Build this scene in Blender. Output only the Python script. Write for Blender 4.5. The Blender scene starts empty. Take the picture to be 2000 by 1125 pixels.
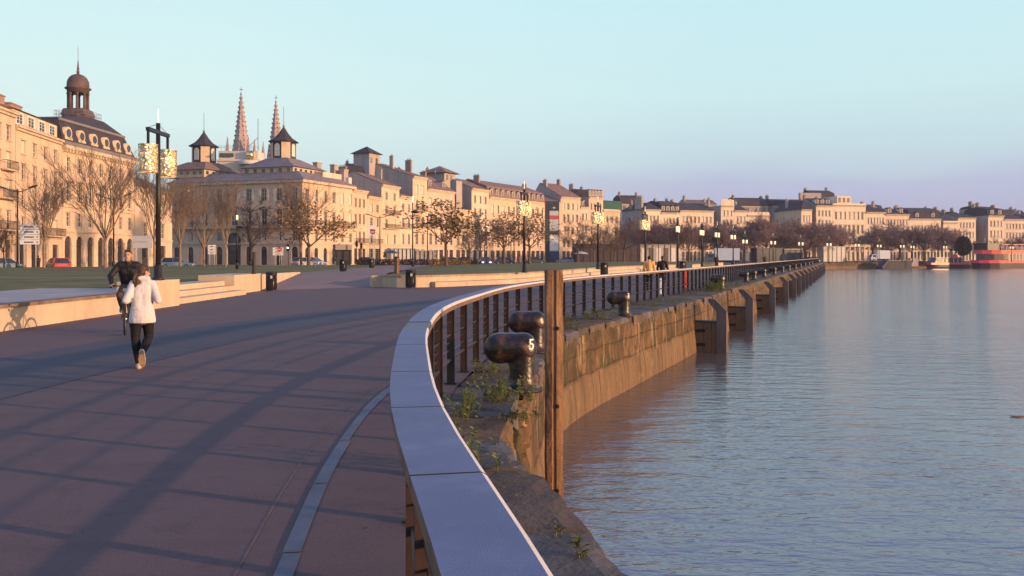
import bpy, bmesh, math, random
from mathutils import Vector, Matrix
from mathutils.geometry import tessellate_polygon
SC = bpy.context.scene
COL = SC.collection
PI = math.pi
rad = math.radians
rng = random.Random(11)
F, EYE, HZ = 1700.0, 1.7, 500.0        # focal length in photo pixels, eye height, horizon row (used for surveying)
SUN_AZ, SUN_EL = rad(112), rad(8.5)    # azimuth clockwise from +Y

def at(x, y, d):
    return Vector(((x-1000)/F*d, d, EYE-(y-HZ)/F*d))

# ------------------------------------------------------------------ mesh builder
class MB:
    def __init__(s):
        s.v = []; s.f = []; s.m = []; s.s = []
    def add(s, vs, fs, mi=0, sm=False):
        o = len(s.v)
        s.v += [tuple(v) for v in vs]
        for f in fs:
            s.f.append(tuple(i+o for i in f)); s.m.append(mi); s.s.append(sm)
    def quad(s, a, b, c, d, mi=0):
        s.add([a, b, c, d], [(0, 1, 2, 3)], mi)
    def box(s, x0, x1, y0, y1, z0, z1, mi=0):
        v = [(x0,y0,z0),(x1,y0,z0),(x1,y1,z0),(x0,y1,z0),(x0,y0,z1),(x1,y0,z1),(x1,y1,z1),(x0,y1,z1)]
        s.add(v, [(3,2,1,0),(4,5,6,7),(0,1,5,4),(1,2,6,5),(2,3,7,6),(3,0,4,7)], mi)
    def obox(s, c, a, b, e, mi=0):
        c = Vector(c); a = Vector(a); b = Vector(b); e = Vector(e)
        v = [c-a-b-e, c+a-b-e, c+a+b-e, c-a+b-e, c-a-b+e, c+a-b+e, c+a+b+e, c-a+b+e]
        s.add(v, [(3,2,1,0),(4,5,6,7),(0,1,5,4),(1,2,6,5),(2,3,7,6),(3,0,4,7)], mi)
    def bar(s, p, q, w, h, mi=0):
        p = Vector(p); q = Vector(q); t = (q-p); L = t.length; t = t/L
        up = Vector((0,0,1)) if abs(t.z) < .95 else Vector((0,1,0))
        n = t.cross(up).normalized(); b = n.cross(t)
        s.obox((p+q)/2, t*(L/2), n*(w/2), b*(h/2), mi)
    def tube(s, pts, rs, n=6, mi=0, sm=True, caps=True):
        pts = [Vector(p) for p in pts]
        if not hasattr(rs, '__len__'): rs = [rs]*len(pts)
        o = len(s.v); prev = None
        for i, p in enumerate(pts):
            t = (pts[min(i+1, len(pts)-1)]-pts[max(i-1, 0)]).normalized()
            if prev is None:
                ref = Vector((0,0,1)) if abs(t.z) < .9 else Vector((1,0,0))
                a = t.cross(ref).normalized()
            else:
                a = (prev-t*prev.dot(t)).normalized()
            prev = a; b = t.cross(a)
            for k in range(n):
                an = 2*PI*k/n
                s.v.append(tuple(p+(a*math.cos(an)+b*math.sin(an))*rs[i]))
        for i in range(len(pts)-1):
            for k in range(n):
                k2 = (k+1) % n
                s.f.append((o+i*n+k, o+i*n+k2, o+(i+1)*n+k2, o+(i+1)*n+k)); s.m.append(mi); s.s.append(sm)
        if caps:
            s.f.append(tuple(o+k for k in reversed(range(n)))); s.m.append(mi); s.s.append(False)
            q = o+(len(pts)-1)*n
            s.f.append(tuple(q+k for k in range(n))); s.m.append(mi); s.s.append(False)
    def twig(s, p, q, r, mi=0):
        p = Vector(p); q = Vector(q); t = (q-p).normalized()
        ref = Vector((0,0,1)) if abs(t.z) < .9 else Vector((1,0,0))
        a = t.cross(ref).normalized(); b = t.cross(a); o = len(s.v)
        for k in range(3):
            an = 2*PI*k/3
            s.v.append(tuple(p+(a*math.cos(an)+b*math.sin(an))*r))
        s.v.append(tuple(q))
        for k in range(3):
            s.f.append((o+k, o+(k+1) % 3, o+3)); s.m.append(mi); s.s.append(True)
    def lathe(s, prof, n=16, c=(0,0,0), mi=0, sm=True, axis='z', caps=True):
        o = len(s.v); c = Vector(c)
        for (r, z) in prof:
            for k in range(n):
                an = 2*PI*k/n; x, y = r*math.cos(an), r*math.sin(an)
                s.v.append(tuple(c+(Vector((x,y,z)) if axis == 'z' else Vector((z,x,y)) if axis == 'x' else Vector((y,z,x)))))
        for i in range(len(prof)-1):
            for k in range(n):
                k2 = (k+1) % n
                s.f.append((o+i*n+k, o+i*n+k2, o+(i+1)*n+k2, o+(i+1)*n+k)); s.m.append(mi); s.s.append(sm)
        if caps:
            s.f.append(tuple(o+k for k in reversed(range(n)))); s.m.append(mi); s.s.append(False)
            q = o+(len(prof)-1)*n
            s.f.append(tuple(q+k for k in range(n))); s.m.append(mi); s.s.append(False)
    def prism(s, poly, vec, mi=0, caps=True):
        poly = [Vector(p) for p in poly]; vec = Vector(vec); n = len(poly); o = len(s.v)
        s.v += [tuple(p) for p in poly]+[tuple(p+vec) for p in poly]
        for k in range(n):
            k2 = (k+1) % n
            s.f.append((o+k, o+k2, o+n+k2, o+n+k)); s.m.append(mi); s.s.append(False)
        if caps:
            for tri in tessellate_polygon([poly]):
                s.f.append(tuple(o+i for i in reversed(tri))); s.m.append(mi); s.s.append(False)
                s.f.append(tuple(o+n+i for i in tri)); s.m.append(mi); s.s.append(False)
    def sheet(s, poly, z=None, mi=0):
        poly = [Vector((p[0], p[1], p[2] if len(p) > 2 else z)) for p in poly]
        flat = [Vector((p.x, p.y, 0)) for p in poly]
        o = len(s.v); s.v += [tuple(p) for p in poly]
        for tri in tessellate_polygon([flat]):
            a, b, c = (flat[i] for i in tri)
            if (b-a).cross(c-a).z < 0: tri = tri[::-1]
            s.f.append(tuple(o+i for i in tri)); s.m.append(mi); s.s.append(False)
    def ell(s, c, r, n=14, mi=0, rot=None):
        c = Vector(c); m = max(6, n//2+1); o = len(s.v)
        pts = []
        for i in range(1, m):
            th = PI*i/m
            for k in range(n):
                an = 2*PI*k/n
                pts.append(Vector((r[0]*math.sin(th)*math.cos(an), r[1]*math.sin(th)*math.sin(an), r[2]*math.cos(th))))
        pts += [Vector((0,0,r[2])), Vector((0,0,-r[2]))]
        if rot: pts = [rot @ p for p in pts]
        s.v += [tuple(c+p) for p in pts]
        for i in range(m-2):
            for k in range(n):
                k2 = (k+1) % n
                s.f.append((o+i*n+k, o+(i+1)*n+k, o+(i+1)*n+k2, o+i*n+k2)); s.m.append(mi); s.s.append(True)
        t, b = o+(m-1)*n, o+(m-1)*n+1
        for k in range(n):
            k2 = (k+1) % n
            s.f.append((t, o+k, o+k2)); s.m.append(mi); s.s.append(True)
            s.f.append((b, o+(m-2)*n+k2, o+(m-2)*n+k)); s.m.append(mi); s.s.append(True)
    def caps_(s, a, b, ra, rb, n=12, mi=0):
        """tapered capsule"""
        a = Vector(a); b = Vector(b); t = (b-a); L = t.length; t /= L
        pts = []; rs = []
        for k in range(4):
            an = PI/2*k/4
            pts.append(a-t*ra*math.cos(an)); rs.append(max(ra*math.sin(an), .0015))
        pts.append(a); rs.append(ra)
        pts.append(b); rs.append(rb)
        for k in range(3, -1, -1):
            an = PI/2*k/4
            pts.append(b+t*rb*math.cos(an)); rs.append(max(rb*math.sin(an), .0015))
        s.tube(pts, rs, n, mi)
    def mesh(s, name, mats):
        me = bpy.data.meshes.new(name)
        me.from_pydata(s.v, [], s.f)
        if not isinstance(mats, (list, tuple)): mats = [mats]
        for m in mats: me.materials.append(m)
        me.polygons.foreach_set('material_index', s.m)
        me.polygons.foreach_set('use_smooth', s.s)
        me.update()
        return me
    def build(s, name, mats, parent=None, loc=None, rz=0):
        return link(name, s.mesh(name, mats), parent, loc, rz)

def link(name, me, parent=None, loc=None, rz=0):
    o = bpy.data.objects.new(name, me); COL.objects.link(o)
    if parent: o.parent = parent
    if loc is not None: o.location = loc
    if rz: o.rotation_euler = (0, 0, rz)
    return o

def remeshed(mb, name, mats, voxel=.015, smooth=4, parent=None, fn=None):
    """closed shapes of one body fused into one continuous surface"""
    me = mb.mesh(name, mats)
    o = bpy.data.objects.new('tmp', me); COL.objects.link(o)
    r = o.modifiers.new('r', 'REMESH'); r.mode = 'VOXEL'; r.voxel_size = voxel
    if smooth:
        q = o.modifiers.new('s', 'SMOOTH'); q.iterations = smooth; q.factor = .5
    dg = bpy.context.evaluated_depsgraph_get()
    new = bpy.data.meshes.new_from_object(o.evaluated_get(dg))
    bpy.data.objects.remove(o); bpy.data.meshes.remove(me)
    new.name = name; new.materials.clear()
    for m in (mats if isinstance(mats, (list, tuple)) else [mats]): new.materials.append(m)
    for p in new.polygons:
        p.use_smooth = True
        p.material_index = fn(p.center) if fn else 0
    return link(name, new, parent)

def tag(o, label, cat, group=None):
    o['label'] = label; o['category'] = cat
    if group: o['group'] = group
    return o
def struct(o, kind='structure'):
    o['kind'] = kind; return o
def thing(name, label, cat, loc=(0,0,0), rz=0, group=None):
    o = bpy.data.objects.new(name, None); COL.objects.link(o)
    o.empty_display_size = .3
    o.location = loc; o.rotation_euler = (0,0,rz)
    return tag(o, label, cat, group)
def copy_tree(o, parent=None):
    c = o.copy(); COL.objects.link(c)
    if parent: c.parent = parent
    for ch in list(o.children): copy_tree(ch, c)
    return c
def placed(src, used, loc, rz, label, scale=None):
    o = src if not used else copy_tree(src)
    o.location = loc; o.rotation_euler = (0,0,rz); o['label'] = label
    if scale: o.scale = scale if hasattr(scale, '__len__') else (scale,)*3
    return o

# ------------------------------------------------------------------ curves in plan
def spline(pts, step=.25):
    P = [Vector((p[0], p[1])) for p in pts]
    P = [P[0]*2-P[1]]+P+[P[-1]*2-P[-2]]
    out = []
    for i in range(1, len(P)-2):
        a, b, c, d = P[i-1], P[i], P[i+1], P[i+2]
        n = max(2, int((c-b).length/step))
        # centripetal-like tangents scaled to the segment
        L = (c-b).length
        m1 = (c-a)/max((c-a).length, 1e-6)*L; m2 = (d-b)/max((d-b).length, 1e-6)*L
        for k in range(n):
            t = k/n; t2 = t*t; t3 = t2*t
            out.append(b*(2*t3-3*t2+1)+m1*(t3-2*t2+t)+c*(-2*t3+3*t2)+m2*(t3-t2))
    out.append(P[-2])
    return out
class Curve:
    def __init__(s, pts, step=.25):
        s.p = spline(pts, step); s.d = [0]
        for a, b in zip(s.p, s.p[1:]): s.d.append(s.d[-1]+(b-a).length)
        s.L = s.d[-1]
    def at(s, t):
        import bisect
        t = max(0, min(s.L-1e-6, t)); i = bisect.bisect_right(s.d, t)-1; i = min(i, len(s.p)-2)
        k = (t-s.d[i])/(s.d[i+1]-s.d[i])
        return s.p[i].lerp(s.p[i+1], k)
    def tan(s, t):
        return (s.at(t+.15)-s.at(t-.15)).normalized()
    def off(s, t, o):
        """point offset o metres to the right (river side)"""
        g = s.tan(t); p = s.at(t)
        return p+Vector((g.y, -g.x))*o
    def t_at_y(s, y):
        return min(range(len(s.p)), key=lambda i: abs(s.p[i].y-y)) and s.d[min(range(len(s.p)), key=lambda i: abs(s.p[i].y-y))]

# ------------------------------------------------------------------ materials
def mat(name, col, rough=.8, var=.18, scale=2.0, bump=0.0, bscale=None, metal=0.0, col2=None, detail=6, spec=.3, streak=None, emit=None):
    m = bpy.data.materials.new(name); m.use_nodes = True
    nt = m.node_tree; N = nt.nodes; L = nt.links
    b = N['Principled BSDF']
    b.inputs['Roughness'].default_value = rough; b.inputs['Metallic'].default_value = metal
    b.inputs['Specular IOR Level'].default_value = spec
    tc = N.new('ShaderNodeTexCoord'); mp = N.new('ShaderNodeMapping'); L.new(tc.outputs['Object'], mp.inputs[0])
    if streak: mp.inputs['Scale'].default_value = streak
    nz = N.new('ShaderNodeTexNoise'); nz.inputs['Scale'].default_value = scale; nz.inputs['Detail'].default_value = detail
    nz.inputs['Roughness'].default_value = .62
    L.new(mp.outputs[0], nz.inputs['Vector'])
    mx = N.new('ShaderNodeMix'); mx.data_type = 'RGBA'
    c1 = tuple(c*(1-var) for c in col); c2 = col2 or tuple(min(1, c*(1+var)) for c in col)
    mx.inputs[6].default_value = (*c1, 1); mx.inputs[7].default_value = (*c2, 1)
    rp = N.new('ShaderNodeValToRGB'); rp.color_ramp.elements[0].position = .32; rp.color_ramp.elements[1].position = .68
    L.new(nz.outputs['Fac'], rp.inputs[0]); L.new(rp.outputs[0], mx.inputs[0])
    L.new(mx.outputs[2], b.inputs['Base Color'])
    if bump:
        n2 = N.new('ShaderNodeTexNoise'); n2.inputs['Scale'].default_value = bscale or scale*6; n2.inputs['Detail'].default_value = 4
        L.new(tc.outputs['Object'], n2.inputs['Vector'])
        bp = N.new('ShaderNodeBump'); bp.inputs['Strength'].default_value = 1; bp.inputs['Distance'].default_value = bump
        L.new(n2.outputs['Fac'], bp.inputs['Height']); L.new(bp.outputs[0], b.inputs['Normal'])
    if emit:
        b.inputs['Emission Color'].default_value = (*emit[0], 1); b.inputs['Emission Strength'].default_value = emit[1]
    return m

def node(m, kind): return m.node_tree.nodes.new(kind)
def wire(m, a, b): m.node_tree.links.new(a, b)
def mixrgb(m, fac, c1, c2, blend='MIX'):
    x = node(m, 'ShaderNodeMix'); x.data_type = 'RGBA'; x.blend_type = blend
    for i, v in ((0, fac), (6, c1), (7, c2)):
        if hasattr(v, 'is_linked') or hasattr(v, 'node'): wire(m, v, x.inputs[i])
        elif i == 0: x.inputs[0].default_value = v
        else: x.inputs[i].default_value = (*v, 1)
    return x.outputs[2]
def ramp(m, src, stops):
    r = node(m, 'ShaderNodeValToRGB'); e = r.color_ramp.elements
    while len(e) < len(stops): e.new(.5)
    for k, (p, v) in enumerate(stops):
        e[k].position = p; e[k].color = (v, v, v, 1) if not hasattr(v, '__len__') else (*v, 1)
    wire(m, src, r.inputs[0]); return r.outputs[0]
def noise(m, scale, vec=None, detail=5, sc=None, rough=.6):
    tc = node(m, 'ShaderNodeTexCoord'); v = tc.outputs['Object']
    if sc:
        mp = node(m, 'ShaderNodeMapping'); mp.inputs['Scale'].default_value = sc; wire(m, v, mp.inputs[0]); v = mp.outputs[0]
    n = node(m, 'ShaderNodeTexNoise'); n.inputs['Scale'].default_value = scale; n.inputs['Detail'].default_value = detail
    n.inputs['Roughness'].default_value = rough
    wire(m, v, n.inputs['Vector']); return n.outputs['Fac']
def base_of(m):
    b = m.node_tree.nodes['Principled BSDF']
    return b, b.inputs['Base Color'].links[0].from_socket

M = {}
def stone(name, col, soot=.25):
    m = mat(name, col, .9, .12, .35, .01, 9)
    b, c = base_of(m)
    # vertical rain streaks and grime, and faint ashlar courses
    s = ramp(m, noise(m, 1.0, sc=(.9, .9, .06), detail=4), [(.45, 0.0), (.75, 1.0)])
    g = node(m, 'ShaderNodeMath'); g.operation = 'MULTIPLY'; wire(m, s, g.inputs[0]); g.inputs[1].default_value = soot*1.6
    c = mixrgb(m, g.outputs[0], c, tuple(x*.5 for x in col))
    f = ramp(m, noise(m, 5, detail=3), [(.4, 0.0), (.8, .35)])
    c = mixrgb(m, f, c, tuple(min(1, x*1.25) for x in col))
    wire(m, c, b.inputs['Base Color']); return m
M['stoneA'] = stone('limestone_honey', (.60, .44, .315))
M['stoneB'] = stone('limestone_pale', (.62, .48, .365))
M['stoneC'] = stone('limestone_grey', (.52, .41, .29), .4)
M['stoneD'] = stone('limestone_rose', (.60, .43, .33))
M['stoneF'] = stone('sun_brightened_limestone', (.76, .60, .44), .2)  # paler copy for the far facades: stronger sunlight put into the stone colour
M['stoneG'] = stone('sun_brightened_rose_limestone', (.72, .55, .42), .25)  # rose stone with the same sun brightening in its colour
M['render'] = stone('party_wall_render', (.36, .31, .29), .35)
M['trim'] = mat('carved_stone_trim', (.50, .40, .29), .85, .2, 1.5)
M['tile'] = mat('clay_roof_tiles', (.20, .125, .105), .85, .35, 1.2, .03, 14, streak=(1,1,1))
M['slate'] = mat('roof_slate', (.045, .042, .056), .9, .3, 1.6, .01, 10)
M['zinc'] = mat('roof_zinc', (.19, .165, .18), .8, .2, .8)
M['copper'] = mat('dark_dome_copper', (.10, .065, .06), .6, .3, 1.0)
M['glass'] = mat('window_glass', (.035, .035, .045), .12, .4, .9, spec=.6)
M['frame'] = mat('window_frame_paint', (.55, .50, .45), .6, .1, 3)
M['shutter'] = mat('painted_shutter', (.60, .54, .47), .7, .12, 2)
M['iron'] = mat('wrought_iron', (.025, .022, .024), .55, .3, 4)
M['brick'] = mat('chimney_brick', (.30, .20, .16), .9, .25, 3)
M['door'] = mat('dark_door', (.06, .05, .045), .5, .3, 2)
M['bark'] = mat('winter_bark', (.11, .075, .05), .9, .3, 6)
M['barkpale'] = mat('pale_plane_bark', (.23, .16, .11), .9, .35, 5)
M['twig'] = mat('winter_twigs', (.105, .072, .06), .9, .25, 3)
M['twigdense'] = mat('mauve_brown_twigs', (.17, .112, .118), .9, .25, 3)
M['twigpale'] = mat('pale_sunlit_twigs', (.165, .12, .092), .9, .25, 3)
M['leafbrown'] = mat('withered_leaves', (.22, .14, .06), .8, .35, 3)
M['black'] = mat('black_paint', (.014, .013, .014), .35, .3, 5, .002, 40)
M['post'] = mat('lamp_post_paint', (.020, .017, .017), .4, .25, 3)
M['white'] = mat('white_paint', (.72, .72, .72), .5, .05, 2)
M['signgrey'] = mat('sign_back_grey', (.42, .42, .45), .5, .08, 2)
M['rubber'] = mat('rubber', (.018, .018, .02), .8, .2, 8)
M['steel'] = mat('brushed_steel', (.5, .5, .52), .3, .1, 6, metal=1.0)
# ------------------------------------------------------------------ ground materials
def paving(name, a, b2, fine=260):
    m = mat(name, a, .82, .10, .5, .0015, fine, col2=b2, spec=.25)
    bb, c = base_of(m)
    sp = ramp(m, noise(m, 150, detail=2), [(.38, 0.0), (.72, 1.0)])
    c = mixrgb(m, sp, c, tuple(x*1.35 for x in a))
    sp2 = ramp(m, noise(m, 90, detail=3, rough=.75), [(.46, 0.0), (.64, .9)])
    c = mixrgb(m, sp2, c, tuple(x*.55 for x in a))
    md = ramp(m, noise(m, 22, detail=5, rough=.75), [(.40, 0.0), (.64, .55)])
    c = mixrgb(m, md, c, tuple(x*1.28 for x in a))
    m2 = ramp(m, noise(m, 3.2, detail=6, rough=.7), [(.52, 0.0), (.66, .40)])
    c = mixrgb(m, m2, c, tuple(x*.70 for x in a))
    vo = node(m, 'ShaderNodeTexVoronoi'); vo.inputs['Scale'].default_value = 1.7; tq_ = node(m, 'ShaderNodeTexCoord'); wire(m, tq_.outputs['Object'], vo.inputs['Vector'])
    gum = ramp(m, vo.outputs['Distance'], [(.028, .8), (.036, 0.0)])
    c = mixrgb(m, gum, c, tuple(x*.55 for x in a))
    st = ramp(m, noise(m, 1.1, sc=(.35, 2.4, 1), detail=5), [(.5, 0.0), (.78, .4)])
    c = mixrgb(m, st, c, tuple(x*.68 for x in a))
    wire(m, c, bb.inputs['Base Color']); return m
M['pave'] = paving('red_brown_asphalt', (.122, .082, .084), (.155, .103, .101))
M['paveblue'] = paving('blue_grey_asphalt', (.074, .071, .086), (.095, .090, .104))
M['pavepath'] = paving('pale_pink_paving', (.22, .15, .135), (.27, .19, .165))
M['slab'] = mat('terrace_slab', (.34, .31, .30), .7, .15, .8, .002, 60)
M['ground'] = paving('street_asphalt', (.10, .085, .08), (.13, .11, .10))
M['wall'] = stone('low_wall_concrete', (.52, .40, .28), .3)
M['coping'] = mat('weathered_coping', (.19, .13, .10), .9, .35, 3, .01, 20)
M['channel'] = mat('drain_channel_metal', (.070, .082, .125), .55, .3, 2.5, .001, 60)
m = M['grass'] = mat('winter_grass', (.12, .135, .05), .95, .3, .5, .05, 25, col2=(.20, .18, .08))
bb, c = base_of(m)
c = mixrgb(m, ramp(m, noise(m, 18, detail=4), [(.42, 0.0), (.7, .8)]), c, (.14, .165, .05))
c = mixrgb(m, ramp(m, noise(m, .22, detail=3), [(.48, 0.0), (.66, .7)]), c, (.10, .075, .04))
wire(m, c, bb.inputs['Base Color'])

# ------------------------------------------------------------------ the two curves of the place: railing and quay edge
RAIL = Curve([(11,-21),(4.6,-11.5),(.95,-4),(.45,-1),(-.03,1.63),(-.37,3.4),(-.56,4.8),(-.81,7.3),(-.9,10.2),(-.70,13),(0,18.2),(1.9,25),(5.2,33.8),(9.35,44.5),(15.3,60),(30.7,100),(50,150),(80.6,229)])
QUAY = Curve([(14,-20),(7.4,-11),(2.6,-4),(2.1,0),(1.55,2),(.80,4.6),(.42,6.3),(.08,7.9),(.10,8.5),(.24,10.0),(.33,11.4),(.55,14),(1.10,18.6),(3.55,25),(7.05,33.5),(11.25,44.5),(17.2,60),(32.6,100),(51.9,150),(82.6,230),(90,244),(104,253),(125,270),(165,291),(240,306),(420,330),(900,420)])

def strip(cv, o0, o1, t0, t1, step, z):
    n = max(1, int((t1-t0)/step)); pts = [t0+(t1-t0)*i/n for i in range(n+1)]
    mb = MB(); vs = []; fs = []
    for t in pts:
        a = cv.off(t, o0); b = cv.off(t, o1); vs += [(a.x,a.y,z),(b.x,b.y,z)]
    for i in range(n): fs.append((2*i, 2*i+1, 2*i+3, 2*i+2))
    mb.add(vs, fs); return mb

# water
m = M['water'] = bpy.data.materials.new('river_water'); m.use_nodes = True
b = m.node_tree.nodes['Principled BSDF']
b.inputs['Base Color'].default_value = (.125, .098, .088, 1); b.inputs['Roughness'].default_value = .13
b.inputs['IOR'].default_value = 1.85; b.inputs['Specular Tint'].default_value = (.72, .765, 1.0, 1); b.inputs['Specular IOR Level'].default_value = 1.0
n1 = noise(m, 1.0, sc=(.75, 1.7, 1), detail=4, rough=.6)
n2 = noise(m, 1.0, sc=(3.5, 6.5, 1), detail=3, rough=.6)
n3 = noise(m, .06, sc=(2.4, .8, 1), detail=4)
cal = ramp(m, n3, [(.40, .12), (.62, 1.0)])
def mth(m, op, a, b_):
    x = node(m, 'ShaderNodeMath'); x.operation = op
    for i, v in enumerate((a, b_)):
        if hasattr(v, 'node'): wire(m, v, x.inputs[i])
        else: x.inputs[i].default_value = v
    return x.outputs[0]
hgt = mth(m, 'ADD', mth(m, 'MULTIPLY', n1, .55), mth(m, 'MULTIPLY', mth(m, 'MULTIPLY', n2, .16), cal))
bp = node(m, 'ShaderNodeBump'); bp.inputs['Strength'].default_value = 1; bp.inputs['Distance'].default_value = .12
wire(m, hgt, bp.inputs['Height']); wire(m, bp.outputs[0], b.inputs['Normal'])
mb = MB(); mb.sheet([(-150,-400),(1300,-400),(1300,1300),(-150,1300)], -2.0)
struct(mb.build('water', M['water']))

# city ground: one sheet up to the quay and out to the horizon
qp = [QUAY.off(QUAY.L*i/260, -.45) for i in range(261)]
mb = MB(); mb.sheet([(p.x, p.y) for p in qp]+[(1300,500),(1300,1290),(-900,1290),(-900,-300),(30,-300)], -.07)
struct(mb.build('ground', M['ground']))

tA = 0; tB = RAIL.L
rp_ = [RAIL.off(tB*i/160, .13) for i in range(161)]
mb = MB(); mb.sheet([(p.x, p.y) for p in rp_]+[(62,230),(45,182),(27,132),(8,112),(-16,100),(-16,-24)], 0)
struct(mb.build('promenade', M['pave']))
t70 = RAIL.t_at_y(72)
mb = strip(RAIL, -7.9, -5.15, 0, t70, .6, .005)
struct(mb.build('blue_paving_band', M['paveblue']))
# fine construction joint of the asphalt and the metal drain line beside the railing
mb = strip(RAIL, -.93, -.921, 0, RAIL.t_at_y(40), .4, .004)
struct(mb.build('asphalt_joint', M['coping']))
mb = MB()
k = 0; t = 2.0
while t < RAIL.t_at_y(60):
    j = rng.uniform(-.012, .012); w = .052 if k % 4 else .044
    s_ = strip(RAIL, -.68-w+j, -.68+w+j, t, t+1.48, .37, .0085)
    mb.add(s_.v, s_.f); t += 1.5; k += 1
tag(mb.build('drain_channel', M['channel']), 'narrow metal drain channel running beside the curved railing', 'drain channel')
# ------------------------------------------------------------------ quay wall
def wallmat():
    m = mat('quay_stone', (.070, .042, .022), .92, .3, 1.4, .055, 11, col2=(.185, .105, .050))
    b, c = base_of(m)
    uv = node(m, 'ShaderNodeUVMap').outputs[0]
    sx = node(m, 'ShaderNodeSeparateXYZ'); wire(m, uv, sx.inputs[0])
    br = node(m, 'ShaderNodeTexBrick'); br.inputs['Scale'].default_value = 1.0
    br.inputs['Brick Width'].default_value = 1.7; br.inputs['Row Height'].default_value = .52
    br.inputs['Mortar Size'].default_value = .022; br.inputs['Mortar Smooth'].default_value = .3
    br.inputs['Color1'].default_value = (1, 1, 1, 1); br.inputs['Color2'].default_value = (.55, .55, .55, 1); br.inputs['Mortar'].default_value = (.1, .1, .1, 1)
    # wobble the joints so that the courses look worn
    va = node(m, 'ShaderNodeVectorMath'); va.operation = 'MULTIPLY_ADD'
    nn = node(m, 'ShaderNodeTexNoise'); nn.inputs['Scale'].default_value = 2.2; wire(m, uv, nn.inputs['Vector'])
    wire(m, nn.outputs['Color'], va.inputs[0]); va.inputs[1].default_value = (.22, .14, 0); wire(m, uv, va.inputs[2])
    wire(m, va.outputs[0], br.inputs['Vector'])
    up = mixrgb(m, .38, c, br.outputs['Color'], 'MULTIPLY')
    moss = ramp(m, noise(m, 1.0, sc=(1.5,1.5,.75), detail=6, rough=.72), [(.48, 0.0), (.60, .92)])
    up = mixrgb(m, moss, up, (.045, .042, .018))
    lime = ramp(m, noise(m, 1.0, sc=(2.6, 2.6, .5), detail=5, rough=.7), [(.54, 0.0), (.66, .85)])
    up = mixrgb(m, lime, up, (.34, .22, .115))
    mud = mat_mud = mixrgb(m, ramp(m, noise(m, 1.0, sc=(1.3, 1.3, .18), detail=4), [(.35, 0.0), (.7, 1.0)]), (.20, .125, .066), (.115, .072, .040))
    mud = mixrgb(m, ramp(m, noise(m, 1.0, sc=(3.5, 3.5, .35), detail=6, rough=.75), [(.50, 0.0), (.64, .75)]), mud, (.075, .050, .028))
    mud = mixrgb(m, ramp(m, noise(m, 2.4, detail=6, rough=.75), [(.56, 0.0), (.68, .55)]), mud, (.28, .20, .115))
    zz = mth(m, 'ADD', sx.outputs[1], mth(m, 'MULTIPLY', noise(m, .8, detail=4), .35))
    low = ramp(m, mth(m, 'MULTIPLY', mth(m, 'ADD', zz, 1.25), 2.2), [(.42, 1.0), (.72, 0.0)])
    c = mixrgb(m, low, up, mud)
    # upright joints in the lower wall
    sj = mth(m, 'LESS_THAN', mth(m, 'MODULO', mth(m, 'ADD', sx.outputs[0], mth(m, 'MULTIPLY', noise(m, 1.5), .08)), 2.3), .05)
    c = mixrgb(m, mth(m, 'MULTIPLY', sj, low), c, (.05, .03, .02))
    top = ramp(m, sx.outputs[1], [(0.0, 0.0), (1.0, 0.0)])
    wire(m, c, b.inputs['Base Color'])
    bp = node(m, 'ShaderNodeBump'); bp.inputs['Strength'].default_value = 1; bp.inputs['Distance'].default_value = .05
    old = b.inputs['Normal'].links[0].from_node
    wire(m, mth(m, 'MULTIPLY', br.outputs['Fac'], mth(m, 'SUBTRACT', 1.0, low)), bp.inputs['Height']); bp.invert = True; wire(m, old.outputs[0], bp.inputs['Normal'])
    wire(m, bp.outputs[0], b.inputs['Normal'])
    return m
M['quay'] = wallmat()
M['quaytop'] = mat('quay_ledge_stone', (.075, .054, .044), .9, .3, 1.6, .012, 18, col2=(.145, .105, .082))
b, c = base_of(M['quaytop'])
c = mixrgb(M['quaytop'], ramp(M['quaytop'], noise(M['quaytop'], 3.2, detail=6, rough=.7), [(.55, 0.0), (.7, .8)]), c, (.045, .045, .022))
c = mixrgb(M['quaytop'], ramp(M['quaytop'], noise(M['quaytop'], 26, detail=3), [(.66, 0.0), (.78, .5)]), c, (.22, .18, .15))
wire(M['quaytop'], c, b.inputs['Base Color'])

ts = []; t = 0
while t < QUAY.L:
    ts.append(t); y = QUAY.at(t).y
    t += .22 if y < 40 else 1.2 if y < 235 else 6
ts.append(QUAY.L)
prof = [(-.10, 0.0), (.0, -.03), (.012, -.14), (.0, -.36), (-.05, -.39), (-.05, -.75), (-.03, -1.1), (.03, -1.6), (.06, -2.5)]
vs = []; fs = []; uvs = []
r2 = random.Random(5)
prof = [(-.16, -.12), (-.07, -.20), (-.06, -.34), (-.05, -.39), (-.05, -.75), (-.03, -1.1), (.03, -1.6), (.06, -2.5)]
for t in ts:
    y = QUAY.at(t).y; near = y < 60
    for i, (o, z) in enumerate(prof):
        jit = r2.uniform(-.02, .015) if near else 0
        if 8.0 < y < 10.8 and i < 4: jit += r2.uniform(-.22, -.02)
        p = QUAY.off(t, o+jit); vs.append((p.x, p.y, z)); uvs.append((t, z))
n = len(prof)
for i in range(len(ts)-1):
    for k in range(n-1):
        a = i*n+k; fs.append((a, a+1, a+n+1, a+n))
mb = MB(); mb.add(vs, fs)
me = mb.mesh('quay_wall', M['quay'])
ul = me.uv_layers.new(name='UVMap')
for lp in me.loops: ul.data[lp.index].uv = uvs[lp.vertex_index]
quay = link('quay_wall', me); tag(quay, 'mossy brown stone quay wall dropping into the muddy river', 'quay wall')
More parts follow.
